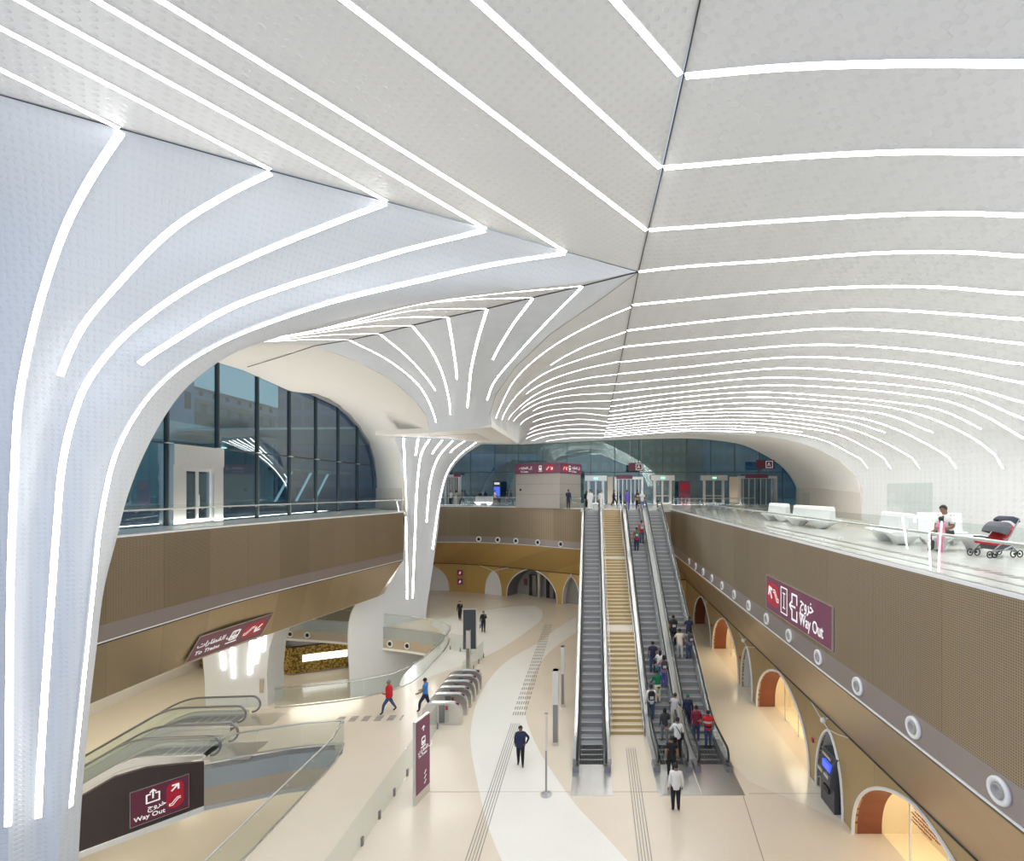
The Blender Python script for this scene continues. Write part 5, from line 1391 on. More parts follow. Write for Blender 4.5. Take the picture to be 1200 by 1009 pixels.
person('person in red shirt with green backpack high on the escalator', E2(746, 646.5), N_, dict(armL='rail', armR='down'), 'red', 'navy', h=1.70, pack=CC['green'])
person('person in red shirt with grey backpack, topmost on the crowded escalator', E2(752, 638), N_, dict(armL='down', armR='down'), 'red', 'jeans', h=1.70, pack=CC['grey'])
# --- right escalator
person('man with large black backpack on the right escalator, upper left', E2(789, 758), N_, dict(armL='phone', armR='down'), 'charcoal', 'black', h=1.72, pack=CC['black'])
person('person in cream top with blue waist wrap stepping up the right escalator', E2(797, 776), N_, dict(leg='step', lean=.3, armL='down', armR='rail'), 'cream', 'lightgrey', h=1.62, shoes=SHOEW)
person('man in dark blue t-shirt, topmost at the right escalator handrail', E2(807.5, 756), N_, dict(armL='down', armR='rail'), 'navy', 'navy', h=1.66)
person('person in grey top and jeans leaning at the right escalator handrail', E2(807.5, 770), N_+.3, dict(armL='front', armR='rail'), 'grey', 'jeans', h=1.62, pack=CC['charcoal'])
person('person in blue jacket and green beanie on the right escalator', E2(806, 852), N_, dict(armL='down', armR='down'), 'navy', 'navy', h=1.62, sleeve='long', cap=CC['green'])
person('man in maroon shirt near the foot of the right escalator', E2(816, 868), N_, dict(leg='stand'), 'maroon', 'jeans', h=1.66, sleeve='long')
person('man in red and grey striped shirt at the foot of the right escalator', E2(830, 873), N_, dict(armR='rail', armL='down'), 'red', 'jeans', h=1.64)
# grey and dark bands of the striped shirt
sp_ = [o for o in bpy.data.objects if o.name.startswith('person')][-1]
for z0, z1, c in ((1.17, 1.27, 'lightgrey'), (.98, 1.06, 'black')):
    mb = MB(); n = 20; vs = [((.185)*math.cos(2*pi*q/n), .145*math.sin(2*pi*q/n), z) for z in (z0, z1) for q in range(n)]
    mb.add(vs, [(q, (q+1) % n, n+(q+1) % n, n+q) for q in range(n)]); mb.build('stripe', CC[c], sp_, True)
# --- upper level
person('man in white robe walking at the top left of the escalators, left one', upper_at(691.5, 597.3), .1, dict(leg='step'), 'white', 'white', SKIN2, h=1.74, robe='white', sleeve='long')
person('person in black robe behind the left white-robed man', upper_at(687.5, 595.3), 0, dict(), 'black', 'black', SKIN2, hair=None, h=1.62, robe='black', sleeve='long', scarf=CC['black'])
person('man in white robe walking at the head of the golden staircase', upper_at(704.5, 597.3), -.1, dict(leg='step'), 'white', 'white', SKIN2, h=1.70, robe='white', sleeve='long')
person('person in dark clothes walking sideways beyond the staircase head', upper_at(719.5, 592.8), pi/2, dict(leg='walk', armL='fwd', armR='back'), 'navy', 'black', h=1.7, sleeve='long')
person('person in violet clothes seen from behind above the crowded escalator', upper_at(735, 598), N_, dict(leg='step', armR='down'), 'purple', 'purple', h=1.72, sleeve='mid')
person('person in tan top and dark trousers at the top landing, with backpack', upper_at(747, 597.5), N_, dict(leg='stand', armL='phone'), 'tan', 'navy', h=1.72, pack=CC['charcoal'])
person('person in white top and violet trousers at the top of the right escalator', upper_at(752.5, 598.5), N_, dict(leg='stand'), 'white', 'purple', h=1.6, scarf=CC['white'], hair=None)
person('person in dark clothes standing at the right corner of the stone lift block', upper_at(666, 596.6), .4, dict(armL='phone'), 'navy', 'charcoal', h=1.76, sleeve='long')
person('person in white and black beside the white bench, far left of the lift block', upper_at(580, 592.5), pi/2, dict(leg='step', armL='fwd', armR='fwd'), 'white', 'black', h=1.7)
person('person in dark clothes walking in front of the left glass portal', upper_at(542, 591.8), -pi/2, dict(leg='walk'), 'grey', 'charcoal', h=1.7)
person('person in white top by the left glass portal, leftmost of the group', upper_at(528.5, 591.8), 0, dict(leg='step'), 'white', 'navy', h=1.66)
person('person in pale dress by the left glass portal, middle of the group', upper_at(534.5, 591.8), 0, dict(), 'lightgrey', 'lightgrey', h=1.66, robe='lightgrey')
person('person in dark suit just left of the stone lift block', upper_at(599, 592.2), pi/2, dict(leg='walk'), 'navy', 'navy', h=1.68, sleeve='long')
person('person in black walking between totem screen and lift block', upper_at(594, 592.2), -pi/2, dict(leg='walk'), 'black', 'black', h=1.66, sleeve='long')
person('person seated in dark clothes left of the white bench on the far balcony', upper_at(563, 591.6), .3, dict(), 'navy', 'black', h=1.6)
# --- by the right wall
pb = person('person in white short sleeved uniform shirt and tie seated on the white bench', (10.15, 13.9, ZU), -pi/2+.3, dict(sit=1, lean=.15, nod=1, armL='front', armR='front'), 'white', 'charcoal', h=1.74)
mb = MB(); mb.prism([(-.018, 1.0), (.018, 1.0), (.028, .78), (0, .73), (-.028, .78)], .112, .12, lambda a, b, t: (a, -t-(1.02-b)*.03-.045, b)); mb.build('necktie', CC['black'], pb)
for s in (-1, 1):
    mb = MB(); mb.box(s*.17-.03, s*.17+.03, -.12, .0, 1.01, 1.025); mb.build('epaulette', CC['black'], pb)
person('small child in a pink outfit with dark hair standing by the seated person', (9.6, 13.38, ZU), N_+.3, dict(armL='down', armR='fwd'), 'pink', 'pink', h=1.0, shoes=cm('pink shoes', (.8, .4, .5)), hair='bob')
# ================================================================ SIGNS
FONT = None
def text_mesh(s, size, mat, parent, x, y, z=.0, align='LEFT', name='lettering', bold=0):
    cu = bpy.data.curves.new('t', 'FONT'); cu.body = s; cu.size = size; cu.align_x = align; cu.extrude = .004; cu.offset = bold; cu.resolution_u = 3
    o = bpy.data.objects.new('t', cu); COL.objects.link(o)
    dg = bpy.context.evaluated_depsgraph_get(); dg.update()
    me = bpy.data.meshes.new_from_object(o.evaluated_get(dg)); bpy.data.objects.remove(o); bpy.data.curves.remove(cu)
    me.materials.clear(); ob = link(name, me, mat, parent); ob.location = (x, y, z+.006); return ob
def arabic(words):
    """reverse the words of presentation-form letters for left-to-right setting"""
    return words
WAYOUT = '\ufe9d\ufeed\ufeae\ufea7'
TRAINS = '\ufe95\ufe8d\ufead\ufe8e\ufec4\ufed8\ufedf\ufe8d \ufef0\ufedf\ufe87'
def sign_root(name, o, right, upv, label, cat='sign'):
    r = Vector(right).normalized(); u_ = Vector(upv); u_ = (u_-r*u_.dot(r)).normalized(); n_ = r.cross(u_)
    e = empty(name, o, 0, label, cat); e.rotation_euler = Matrix((r, u_, n_)).transposed().to_euler(); return e
def rrect(x0, x1, y0, y1, r, n=5):
    out = []
    for cx, cy, a0 in ((x1-r, y0+r, -90), (x1-r, y1-r, 0), (x0+r, y1-r, 90), (x0+r, y0+r, 180)):
        for k in range(n+1):
            a = math.radians(a0+90*k/n); out.append((cx+r*math.cos(a), cy+r*math.sin(a)))
    return out
FZ = lambda a, b, t: (a, b, t)
def plate(root, w, h, mat=M_MAROON2, name='panel', t=.05, frame=M_STEEL):
    mb = MB(); mb.box(-w/2, w/2, -h/2, h/2, -t, 0); mb.build(name, mat, root)
    if frame:
        mb = MB(); e = .018
        for x0, x1, y0, y1 in ((-w/2-e, w/2+e, h/2, h/2+e), (-w/2-e, w/2+e, -h/2-e, -h/2), (-w/2-e, -w/2, -h/2, h/2), (w/2, w/2+e, -h/2, h/2)): mb.box(x0, x1, y0, y1, -t, .006)
        mb.build('edge_frame', frame, root)
def badge(root, x0, x1, y0, y1, r=.15, mat=M_RED):
    mb = MB(); mb.prism(rrect(x0, x1, y0, y1, min(r, (x1-x0)/2-.001, (y1-y0)/2-.001)), 0, .006, FZ); return mb.build('red_badge', mat, root)
def stroke(root, lines, w, name='pictogram', mat=M_TXT, z=.008):
    mb = MB()
    for pts in lines: 
        for a, b in zip(pts[:-1], pts[1:]):
            a, b = Vector(a), Vector(b); d = (b-a).normalized(); n_ = Vector((-d.y, d.x))*w/2; a = a-d*w*.3; b = b+d*w*.3
            mb.prism([tuple(a-n_), tuple(b-n_), tuple(b+n_), tuple(a+n_)], z-.006, z, FZ)
    return mb.build(name, mat, root)
def arrow(root, x, y, s, ang, w=None):
    c, n_ = math.cos(ang), math.sin(ang); T = lambda p: (x+s*(p[0]*c-p[1]*n_), y+s*(p[0]*n_+p[1]*c))
    return stroke(root, [[T((-.45, 0)), T((.45, 0))], [T((.05, .42)), T((.45, 0)), T((.05, -.42))]], w or s*.17, 'arrow')
def exit_icon(root, x, y, s, down=False):   # open box with arrow
    T = lambda l: [(x+p*s, y+q*s) for p, q in l]
    stroke(root, [T([(-.2, .25), (-.45, .25), (-.45, -.5), (.45, -.5), (.45, .25), (.2, .25)]), T([(0, -.15), (0, .62)]), T([(-.2, .42), (0, .62), (.2, .42)])], s*.12, 'exit_pictogram')
def escal_icon(root, x, y, s, m=1):
    T = lambda l: [(x+m*p*s, y+q*s) for p, q in l]
    stroke(root, [T([(-.5, -.4), (-.2, -.4), (.3, .2), (.5, .2)]), T([(.5, .38), (.2, .38), (-.3, -.18), (-.5, -.18), (-.5, -.4)])], s*.09, 'escalator_pictogram')
def train_icon(root, x, y, s):
    mb = MB(); mb.prism(rrect(x-.32*s, x+.32*s, y-.3*s, y+.5*s, .14*s), 0, .007, FZ); mb.prism(rrect(x-.42*s, x+.42*s, y-.52*s, y-.42*s, .03*s), 0, .007, FZ); mb.mi = 1; mb.prism(rrect(x-.22*s, x+.22*s, y+.08*s, y+.36*s, .05*s), .007, .010, FZ)
    for q in (-1, 1): mb.prism(rrect(x+q*.16*s-.05*s, x+q*.16*s+.05*s, y-.18*s, y-.08*s, .04*s), .007, .010, FZ)
    mb.build('train_pictogram', [M_TXT, M_MAROON2], root)
# Way Out sign on the right balcony
r = sign_root('way_out_sign', (6.97, 16.8, 7.55), (0, -1, 0), (0, 0, 1), 'maroon Way Out sign with red lift badge on the perforated right balcony front')
plate(r, 5.3, 1.28)
badge(r, -2.55, -1.35, -.42, .45, .3); arrow(r, -2.2, .05, .5, math.radians(125), .10); escal_icon(r, -1.65, .02, .5, -1)
stroke(r, [[(-1.15, -.45), (-.6, -.45), (-.6, .48), (-1.15, .48), (-1.15, -.45)], [(-.875, -.25), (-.875, .28)], [(-.98, .28), (-.77, .28)], [(-.98, -.25), (-.77, -.25)]], .045, 'lift_pictogram')
stroke(r, [[(-.16, .12), (-.16, .42), (.24, .42), (.24, .12)], [(-.16, -.12), (-.16, -.45), (.24, -.45), (.24, -.12)], [(-.36, 0), (.1, 0)], [(-.22, .13), (-.36, 0), (-.22, -.13)]], .07, 'exit_pictogram')
t_ = text_mesh('Way Out', .56, M_TXT, r, .45, -.45, bold=.006); t_.scale.x = .78; t_ = text_mesh(WAYOUT, .60, M_TXT, r, .5, .1, bold=.006, name='arabic_lettering'); t_.scale.x = .8
# To Trains sign on the left slanted soffit
a_ = Vector((-17.8, 23.0, 6.02)); b_ = Vector((-19.65, 22.8, 3.2)); upd = (a_-b_).normalized()
c1 = P(219.5, 771, 22.9); c2 = P(305, 734.5, 26.9)
def soff_pt(y, f_):
    x = XL(y); p = Vector((x, y, 6.02)).lerp(Vector((x-1.9, y-.2, 3.2)), f_); return p
o1, o2 = soff_pt(23.3, .70), soff_pt(27.5, .70); ctr = (o1+o2)/2+Vector((.07, 0, -.05))
r = sign_root('train_sign', ctr, o2-o1, upd, 'maroon sign to the trains on the slanted underside of the left balcony')
plate(r, 4.4, 1.5)
badge(r, .55, 2.0, -.45, .5, .4); arrow(r, 1.6, .0, .55, math.radians(-125), .11); escal_icon(r, 1.0, .0, .55, 1); train_icon(r, .05, .0, .8)
text_mesh('To Trains', .34, M_TXT, r, -1.95, -.45, bold=.006); text_mesh(TRAINS, .42, M_TXT, r, -2.05, .02, bold=.006, name='arabic_lettering')
# Way Out sign on the dark escalator cladding
A2 = Vector((dk(.17).x, dk(.17).y, 0)); B2 = Vector((dk(.60).x, dk(.60).y, 0)); nn = Vector((1, -1, 0)).normalized()
d2 = (A2-B2).normalized(); nn = Vector((d2.y, -d2.x, 0)); c = (A2+B2)/2+nn*.07; c.z = -.85
r = sign_root('way_out_sign', c, d2, (0, 0, 1), 'maroon Way Out sign on dark cladding under the glass sided escalators')
plate(r, 1.75, 1.35, M_MAROON)
badge(r, .18, .72, -.5, .58, .27); arrow(r, .45, .33, .32, math.radians(45), .06); escal_icon(r, .45, -.22, .34)
exit_icon(r, -.22, .27, .42); text_mesh('Way Out', .24, M_TXT, r, -.78, -.52, bold=.004); text_mesh(WAYOUT, .27, M_TXT, r, -.38, -.22, bold=.004, name='arabic_lettering')
# ---- stone lift block on the upper level with maroon band
bx = [PZ(604.5, 594.5, ZU), PZ(656, 596, ZU), PZ(680.5, 594.3, ZU)]
q = [(p.x, p.y) for p in bx]; q.append((q[0][0]+q[2][0]-q[1][0], q[0][1]+q[2][1]-q[1][1])); cc = (sum(x for x, y in q)/4, sum(y for x, y in q)/4)
root = empty('lift_block', (cc[0], cc[1], ZU), 0, 'square grey stone lift block with maroon sign band on the upper level', 'lift block')
lq = [(x-cc[0], y-cc[1]) for x, y in q]
mb = MB(); mb.prism(lq, 0, 3.9, FZ); mb.build('stone_wall', simple('lift block stone', (.42, .39, .35), .35, noise=.05, nscale=2), root)
mb = MB(); mb.prism([(x*1.03, y*1.03) for x, y in lq], 3.3, 4.3, FZ); mb.build('sign_band', M_MAROON2, root)
for z in (1.3, 2.3):
    mb = MB(); mb.prism([(x*1.001, y*1.001) for x, y in lq], z, z+.015, FZ); mb.build('stone_joint', M_SEAM, root)
def band_sign(a, b, label, flip):
    a3 = Vector((a[0], a[1], 0))*1.0; b3 = Vector((b[0], b[1], 0)); d = (b3-a3).normalized(); n_ = Vector((d.y, -d.x, 0)); m_ = (a3+b3)/2; k = 1.03
    w_ = (b3-a3).length*k
    r = sign_root('sign_face', Vector((m_.x*k, m_.y*k, 3.8))+n_*.01, d, (0, 0, 1), label); r.parent = root; r.empty_display_size = .1
    s = 1 if not flip else -1
    badge(r, s*w_*.28-.55, s*w_*.28+.55, -.32, .32, .3); arrow(r, s*w_*.28+.25, 0, .35, math.radians(-45 if not flip else -135), .07); escal_icon(r, s*w_*.28-.22, 0, .35)
    train_icon(r, s*w_*.08, 0, .55); text_mesh('To Trains', .25, M_TXT, r, (-w_*.36 if not flip else .0), -.36); text_mesh(TRAINS, .34, M_TXT, r, (-w_*.40 if not flip else .0), -.02, name='arabic_lettering')
band_sign(lq[0], lq[1], '', False); band_sign(lq[1], lq[2], '', True)
mb = MB(); p = Vector((*lq[0], 0)).lerp(Vector((*lq[1], 0)), .12); mb.ball((p.x, p.y-.02, 1.75), .12, 8, 6, (1.4, .5, 1)); mb.build('button_panel', M_BLACK, root)
# hanging maroon signs in front of the end wall
for (u0, u1, v0, v1, lab) in ((736.5, 753.5, 542.5, 552, 'hanging maroon sign with a white pictogram before the middle doors'), (886, 907.5, 539, 549.5, 'hanging maroon sign with a white pictogram before the right hand doors')):
    Y = 56.0; a, b = P(u0, v0, Y), P(u1, v1, Y); r = sign_root('hanging_sign', (a+b)/2, (1, 0, 0), (0, 0, 1), lab); plate(r, b.x-a.x, a.z-b.z, M_MAROON, frame=None)
    w_ = b.x-a.x; h_ = a.z-b.z; s = h_*.36
    stroke(r, [[(w_*.22-s, -s), (w_*.22+s, -s), (w_*.22+s, s), (w_*.22-s, s), (w_*.22-s, -s)], [(w_*.22-s*.5, -s*.5), (w_*.22-s*.1, s*.5), (w_*.22+s*.3, -s*.5)]], .05)
    for q_ in (-.4, .4):
        mb = MB(); mb.tube([(q_*w_, h_/2, -.02), (q_*w_, 17.4-(a.z+b.z)/2, -.02)], .012, 4); mb.build('hanger', M_STEEL, r)
# maroon display stand by the doors; black totem screen
p = PZ(802, 591.6, ZU); r = empty('poster_stand', p, 0, 'tall maroon poster stand between the end wall doors', 'poster stand')
mb = MB(); mb.box(-.65, .65, -.12, .12, 0, 2.8); mb.build('board', M_MAROON2, r); mb = MB(); mb.box(-.45, .45, -.13, -.12, 1.7, 2.5); mb.box(-.4, .2, -.13, -.12, 1.0, 1.1); mb.box(-.4, .4, -.13, -.12, 1.25, 1.35); mb.build('print', M_RED, r)
p = PZ(582.5, 591.8, ZU); r = empty('screen_totem', p, 0, 'black totem with a blue screen left of the stone lift block', 'totem')
mb = MB(); mb.box(-.42, .42, -.12, .12, 0, 2.75); mb.build('case', M_BLACK, r); mb = MB(); mb.box(-.34, .34, -.13, -.12, 1.0, 2.1); mb.build('screen', M_SCREEN, r); mb = MB(); mb.box(-.3, .3, -.135, -.12, 2.35, 2.6); mb.build('caption', M_TXT, r)

# ================================================================ CONCOURSE FURNITURE
# ticket gates
def gate_proto():
    r = empty('ticket_gate', (0, 0, 0)); mb = MB()
    prof = [(-.98, 0), (-.98, .62), (-.93, .78), (-.82, .92), (-.66, 1.02), (-.5, 1.06), (.5, 1.06), (.66, 1.02), (.82, .92), (.93, .78), (.98, .62), (.98, 0)]
    mb.prism(prof, -.12, .12, lambda a, b, t: (a, t, b)); mb.build('housing', M_STEEL, r)
    mb = MB(); top = prof[2:-2]; vs = []
    for x, z in top: vs += [(x, -.135, z), (x, .135, z), (x, .135, z+.035), (x, -.135, z+.035)]
    n = len(top); mb.add(vs, [(i*4+k, i*4+(k+1) % 4, i*4+4+(k+1) % 4, i*4+4+k) for i in range(n-1) for k in range(4)]+[(0, 1, 2, 3), tuple(n*4-4+k for k in (3, 2, 1, 0))]); mb.build('lid', M_STEELW, r)
    mb = MB(); mb.box(.62, .84, -.09, .09, .98, 1.06); mb.build('card_reader', M_MAROON, r)
    mb = MB(); mb.box(.18, .30, -.14, -.12, .75, .95); mb.build('indicator', M_RED, r)
    mb = MB(); mb.box(-.15, .15, -.13, -.122, .10, .98); mb.build('service_panel', M_STEELD, r)
    mb = MB(); mb.box(-.05, .35, -.30, -.14, .2, .95); mb.build('flap', M_GLASS, r)
    return r
gp_ = gate_proto()
def copy_tree(o, parent=None):
    c = o.copy(); COL.objects.link(c); c.parent = parent
    for ch in o.children: copy_tree(ch, c)
    return c
for k, y in enumerate((24.1, 25.15, 26.0, 26.8, 27.6, 28.4)):
    g = gp_ if k == 0 else copy_tree(gp_)
    g.location = (-7.42, y, 0); tag(g, 'stainless ticket gate with arched top, %s from the front' % ORD[k], 'ticket gate', 'ticket gates in a row')
# maroon totem with pictogram
r = empty('information_totem', (-6.42, 18.3, 0), 0, 'tall narrow maroon sign totem standing by the glass barrier, left foreground', 'totem'); r.rotation_euler.z = math.radians(76)
mb = MB(); mb.box(-.46, .46, -.06, .06, 0, 3.05); mb.build('steel_case', M_STEEL, r)
mb = MB(); mb.box(-.43, .43, -.075, -.06, .35, 3.0); mb.build('maroon_face', M_MAROON2, r)
f_ = empty('sign_face', (0, -.077, 1.7)); f_.parent = r; f_.rotation_euler = (pi/2, 0, 0)
train_icon(f_, 0, .45, .38); text_mesh('To Trains', .14, M_TXT, f_, -.32, -.05); text_mesh(TRAINS, .18, M_TXT, f_, -.34, .1, name='arabic_lettering'); arrow(f_, 0, .95, .2, pi/2); 
for k in range(3): escal_icon(f_, .12, -.75-.18*k, .13)
# dark totem
r = empty('information_totem', (-8.9, 35.4, 0), math.radians(4), 'dark grey flat totem beyond the ticket gates between two people in black', 'totem')
mb = MB(); mb.box(-.5, .5, -.1, .1, 0, 2.95); mb.build('case', M_STEEL, r); mb = MB(); mb.box(-.46, .44, -.12, -.1, .05, 2.9); mb.build('dark_face', simple('totem slate', (.055, .06, .075), .4), r)
# steel posts and slabs
def post(x, y, w_, d, h_, lab, base=False, name='steel_post', tag_=None):
    r = empty(name, (x, y, 0), 0, lab, 'post')
    mb = MB(); mb.box(-w_/2, w_/2, -d/2, d/2, 0, h_); mb.build('post_body', M_STEEL, r)
    mb = MB(); mb.box(-w_/2+.02, w_/2-.02, -d/2-.01, -d/2, .15, h_*.55); mb.build('reader_panel', M_STEELD, r)
    mb = MB(); mb.box(-w_/2-.01, w_/2+.01, -d/2-.01, d/2+.01, h_-.05, h_); mb.build('cap', M_STEELW, r)
    if base: mb = MB(); mb.lathe([(0, 0), (.22, 0), (.22, .03), (.05, .05), (.0, .05)], lambda a, b, c: (a, b, c), 20); mb.build('round_base', M_STEEL, r)
    return r
post(-8.0, 31.4, .24, .24, 2.55, 'steel post with rounded head standing behind the ticket gates')
post(-1.67, 22.2, .26, .34, 3.38, 'wide steel slab post left of the empty escalator, nearer of two')
post(-1.58, 26.1, .18, .30, 3.2, 'thin steel slab post left of the empty escalator, farther of two')
post(-1.75, 18.5, .09, .09, 3.1, 'thin steel pole with round base in the foreground near the empty escalator', True)
# ticket machine in the alcove
r = empty('ticket_machine', (8.98, 17.85, 0), 0, 'dark grey ticket machine protruding from the small white arched alcove', 'ticket machine')
mb = MB(); mb.prism([(-.35, 0), (.45, 0), (.45, 1.95), (-.25, 1.95), (-.35, 1.75), (-.5, 1.15), (-.5, .95), (-.35, .85)], -.5, .5, lambda a, b, t: (a, t, b)); mb.build('cabinet', simple('machine grey', (.07, .075, .09), .4), r)
mb = MB(); mb.add([(-.36, -.42, 1.74), (-.36, .42, 1.74), (-.46, .42, 1.38), (-.46, -.42, 1.38)], [(0, 1, 2, 3)]); 
mb = MB(); mb.box(-.47, -.36, -.38, .15, 1.42, 1.68); mb.build('screen', M_SCREEN, r)
mb = MB(); mb.box(-.52, -.44, -.40, -.05, 1.18, 1.3); mb.box(-.52, -.44, .05, .40, 1.18, 1.3); mb.box(-.40, -.33, -.3, .3, 1.80, 1.88); mb.build('coin_slots', M_STEEL, r)
mb = MB(); mb.box(-.42, -.36, -.2, .2, .55, .75); mb.build('ticket_tray', M_BLACK, r)
mb = MB(); mb.box(-.20, .15, -.53, -.5, 1.5, 1.56); mb.build('side_light', M_RED, r)

# ---- white sculpted benches
def bench_mesh(L, back=True):
    body = [(-.45, .40), (-.30, .44), (-.02, .42), (.05, .50), (.12, .96), (.22, 1.0), (.30, .95), (.34, .48), (.62, .44), (.66, .36), (.40, .26), (.22, .0), (-.10, .0), (-.28, .24)]
    if not back: body = [(-.45, .40), (-.40, .45), (.40, .45), (.45, .40), (.25, .24), (.15, 0), (-.15, 0), (-.25, .24)]
    return body
def bench(p, L, rz, lab, back=True):
    r = empty('bench', p, rz, lab, 'bench', None)
    body = bench_mesh(L, back); n = 10; L2 = L/2
    mb = MB()
    # seat shell whose feet taper inwards at both ends
    vs = []; ns = 13
    for i in range(ns):
        s = -1+2*i/(ns-1); y = s*L2; lift = 0
        foot = .24*(1-min(1, abs(abs(s)-.62)/.30)**2) if abs(abs(s)-.62) < .30 else 0
        for x, z in body:
            zz = z
            if z < .3: zz = (.30-(.30-z)*min(1, foot/.16)) if foot < .16 else z
            vs.append((x, y, zz))
    m_ = len(body)
    fs = [(i*m_+k, i*m_+(k+1) % m_, (i+1)*m_+(k+1) % m_, (i+1)*m_+k) for i in range(ns-1) for k in range(m_)]+[tuple(range(m_))[::-1], tuple((ns-1)*m_+k for k in range(m_))]
    mb.add(vs, fs); o = mb.build('seat_shell', M_WHITE, r); smooth_by_angle(o, 35)
    mb = MB()
    for s in (-1, 1): mb.tube([(-.30, s*L2*.62, .36), (.0, s*L2*.62, .27), (.35, s*L2*.62, .34)], .02, 5)
    mb.build('underside_rail', M_STEELD, r)
    return r
bench((10.3, 27.3, ZU), 1.7, math.radians(12), 'white bench by the right wall, farthest, next to the glass screen')
bench((10.2, 22.9, ZU), 3.0, math.radians(8), 'long white bench by the right wall, second farthest')
bench((9.95, 16.2, ZU), 2.2, math.radians(-10), 'white high backed bench with slanted legs before the steel rail posts')
bench((11.25, 15.7, ZU), 1.2, math.radians(70), 'white bench turned sideways, left of the seated person')
bench((10.45, 14.0, ZU), 1.5, math.radians(80), 'low white bench the uniformed person sits on', back=False)
pp = PZ(567, 592.3, ZU); bench((pp.x, pp.y, ZU), 1.9, math.radians(90), 'white bench on the far balcony left of the stone lift block')
# low stone plinth along the right wall
mb = MB(); mb.box(12.45, 12.86, 20.5, 26.0, ZU, ZU+.28); struct(mb.build('baseboard_right_low', M_TRAV))
mb = MB(); mb.box(12.78, 12.9, 4, 23.3, ZU, ZU+.1); struct(mb.build('baseboard_right_low', M_STEEL))
# drainage grille and dark line in the upper floor
mb = MB(); 
for k in range(60): mb.box(8.35, 8.6, 6+.3*k, 6.18+.3*k, ZU-.01, ZU+.006)
g = mb.build('floor_grille', M_BAND); struct(g); g.name = 'trim_14'
mb = MB(); mb.box(7.75, 7.85, 5, 42, ZU-.01, ZU+.005); struct(mb.build('trim_14', M_BAND))

# ---- pushchair
r = empty('pushchair', (10.55, 12.75, ZU), math.radians(10), 'dark grey and red pushchair with two hoods parked by the bench', 'pushchair')
PC = simple('pushchair fabric', (.13, .13, .15), .8); PR = CC['red']; PF = simple('pushchair frame', (.30, .31, .33), .35, .5)
# local x to the right = back of the pushchair
for s in (-1, 1):
    mb = MB(); y = s*.24
    mb.tube([(-.42, y, .12), (.18, y, .55), (.48, y, 1.0), (.40, y, 1.02)], .019, 6); mb.build('side_frame', PF, r)
    mb = MB(); mb.tube([(.45, y, .12), (-.02, y, .50)], .014, 6); mb.build('rear_strut', PF, r)
    mb = MB(); mb.tube([(-.46, y, .10), (-.2, y, .20), (.2, y, .20), (.46, y, .10)], .018, 6); mb.build('lower_bar', PF, r)
    for x in (-.46, -.28, .30, .46):
        mb = MB(); mb.tube([(x+.085*math.cos(2*pi*k/16), y+s*.03*(1 if x in (-.46, .46) else -.3), .095+.085*math.sin(2*pi*k/16)) for k in range(16)], .014, 6, True); mb.ball((x, y+s*.02, .095), .03, 8, 6, (1, .6, 1)); mb.build('wheel', M_BLACK, r, True)
mb = MB(); mb.prism([(-.42, .42), (-.36, .34), (.05, .32), (.30, .66), (.26, .72), (-.02, .44), (-.36, .48)], -.22, .22, lambda a, b, t: (a, t, b)); mb.build('seat', PR, r)
mb = MB(); mb.prism([(-.20, .20), (.32, .20), (.36, .32), (-.24, .32)], -.2, .2, lambda a, b, t: (a, t, b)); mb.build('basket', PC, r)
def hood(cx, cz, rr, a0, a1, mat, name, w_=.24):
    mb = MB(); n = 9; vs = []
    for q in (-1, -.7, 0, .7, 1):
        for k in range(n):
            a = math.radians(a0+(a1-a0)*k/(n-1)); sc = 1 if abs(q) < .8 else .82
            vs.append((cx+rr*sc*math.cos(a), q*w_, cz+rr*sc*math.sin(a)))
    fs = [(i*n+k, i*n+k+1, (i+1)*n+k+1, (i+1)*n+k) for i in range(4) for k in range(n-1)]
    # side walls
    vs += [(cx, -w_, cz), (cx, w_, cz)]; fs += [(k, k+1, 5*n) for k in range(n-1)]+[(4*n+k, 4*n+k+1, 5*n+1) for k in range(n-1)]
    mb.add(vs, fs); return mb.build(name, mat, r, True)
hood(.12, .58, .34, 60, 165, PC, 'front_hood'); hood(.14, .60, .31, 48, 62, PR, 'hood_trim'); hood(.36, .86, .20, 20, 150, simple('rear hood', (.03, .035, .06), .7), 'rear_hood')
mb = MB(); mb.tube([(-.40, -.22, .52), (-.46, 0, .54), (-.40, .22, .52)], .02, 6); mb.build('bumper_bar', M_BLACK, r)
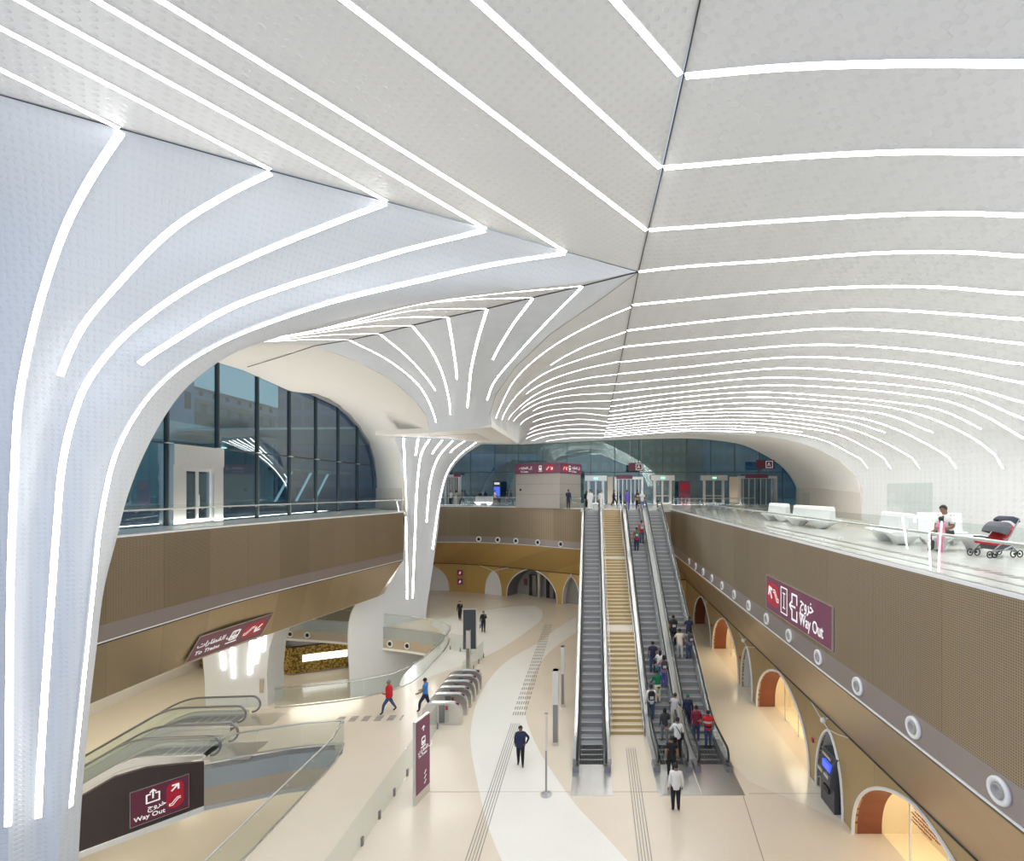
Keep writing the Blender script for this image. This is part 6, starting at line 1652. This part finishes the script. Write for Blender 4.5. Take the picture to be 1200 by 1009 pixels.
# added fill lights on the upper floor, brightening cream reveals and canopy from below
for (x, y, sx_, sy_, e_, rz_) in ((-19.6, 31, .5, 18, 620, 0), (6, 56.5, 24, .5, 320, 0), (-9, 54, 8, .5, 100, 0), (-16.3, 47.5, 3, 3, 160, 0)):
    L = bpy.data.lights.new('upper_fill_light', 'AREA'); L.shape = 'RECTANGLE'; L.size = sx_; L.size_y = sy_; L.energy = e_; L.color = (1, .95, .88)
    lo = bpy.data.objects.new('upper_fill_light', L); COL.objects.link(lo); lo.location = (x, y, ZU+.03); lo.rotation_euler = (pi, 0, 0)
# added area lights for the level below, most under the balcony soffit
for (x, y) in ((-31, 30), (-31, 40), (-18, 33), (-20, 16), (-31, 16), (-30, 52), (-6, 30)):
    L = bpy.data.lights.new('lower_fill_light', 'AREA'); L.shape = 'DISK'; L.size = 4.5; L.energy = 280; L.color = (1, .90, .74)
    lo = bpy.data.objects.new('lower_fill_light', L); COL.objects.link(lo); lo.location = (x, y, -1.98 if not (x < -11 and y < 44) else 3.1)
for (x, y) in ((-6, 56.5), (0, 55.5)):
    pass
# ================================================================ camera, world, lights
cd = bpy.data.cameras.new('camera'); cam = bpy.data.objects.new('camera', cd); COL.objects.link(cam)
cam.location = (0, 0, H); cam.rotation_euler = (pi/2, 0, 0)
cd.sensor_fit = 'HORIZONTAL'; cd.sensor_width = 36; cd.lens = 36*F/1200
cd.shift_x = -(U0-600)/1200; cd.shift_y = (V0-504.5)/1200
cd.clip_start = .05; cd.clip_end = 500
SC.camera = cam
w = bpy.data.worlds.new('dusk'); SC.world = w; w.use_nodes = True
bg = w.node_tree.nodes['Background']
nt = w.node_tree
tc = nt.nodes.new('ShaderNodeTexCoord'); sp = nt.nodes.new('ShaderNodeSeparateXYZ'); cr = nt.nodes.new('ShaderNodeValToRGB')
nt.links.new(tc.outputs['Generated'], sp.inputs[0]); nt.links.new(sp.outputs[2], cr.inputs[0]); nt.links.new(cr.outputs[0], bg.inputs[0])
e = cr.color_ramp.elements; e[0].color = (.66, .72, .82, 1); e[1].color = (.40, .52, .78, 1)
bg.inputs[1].default_value = .92
SC.view_settings.view_transform = 'Standard'; SC.view_settings.look = 'None'
SC.view_settings.exposure = .22; SC.view_settings.gamma = 1; SC.view_settings.use_curve_mapping = False
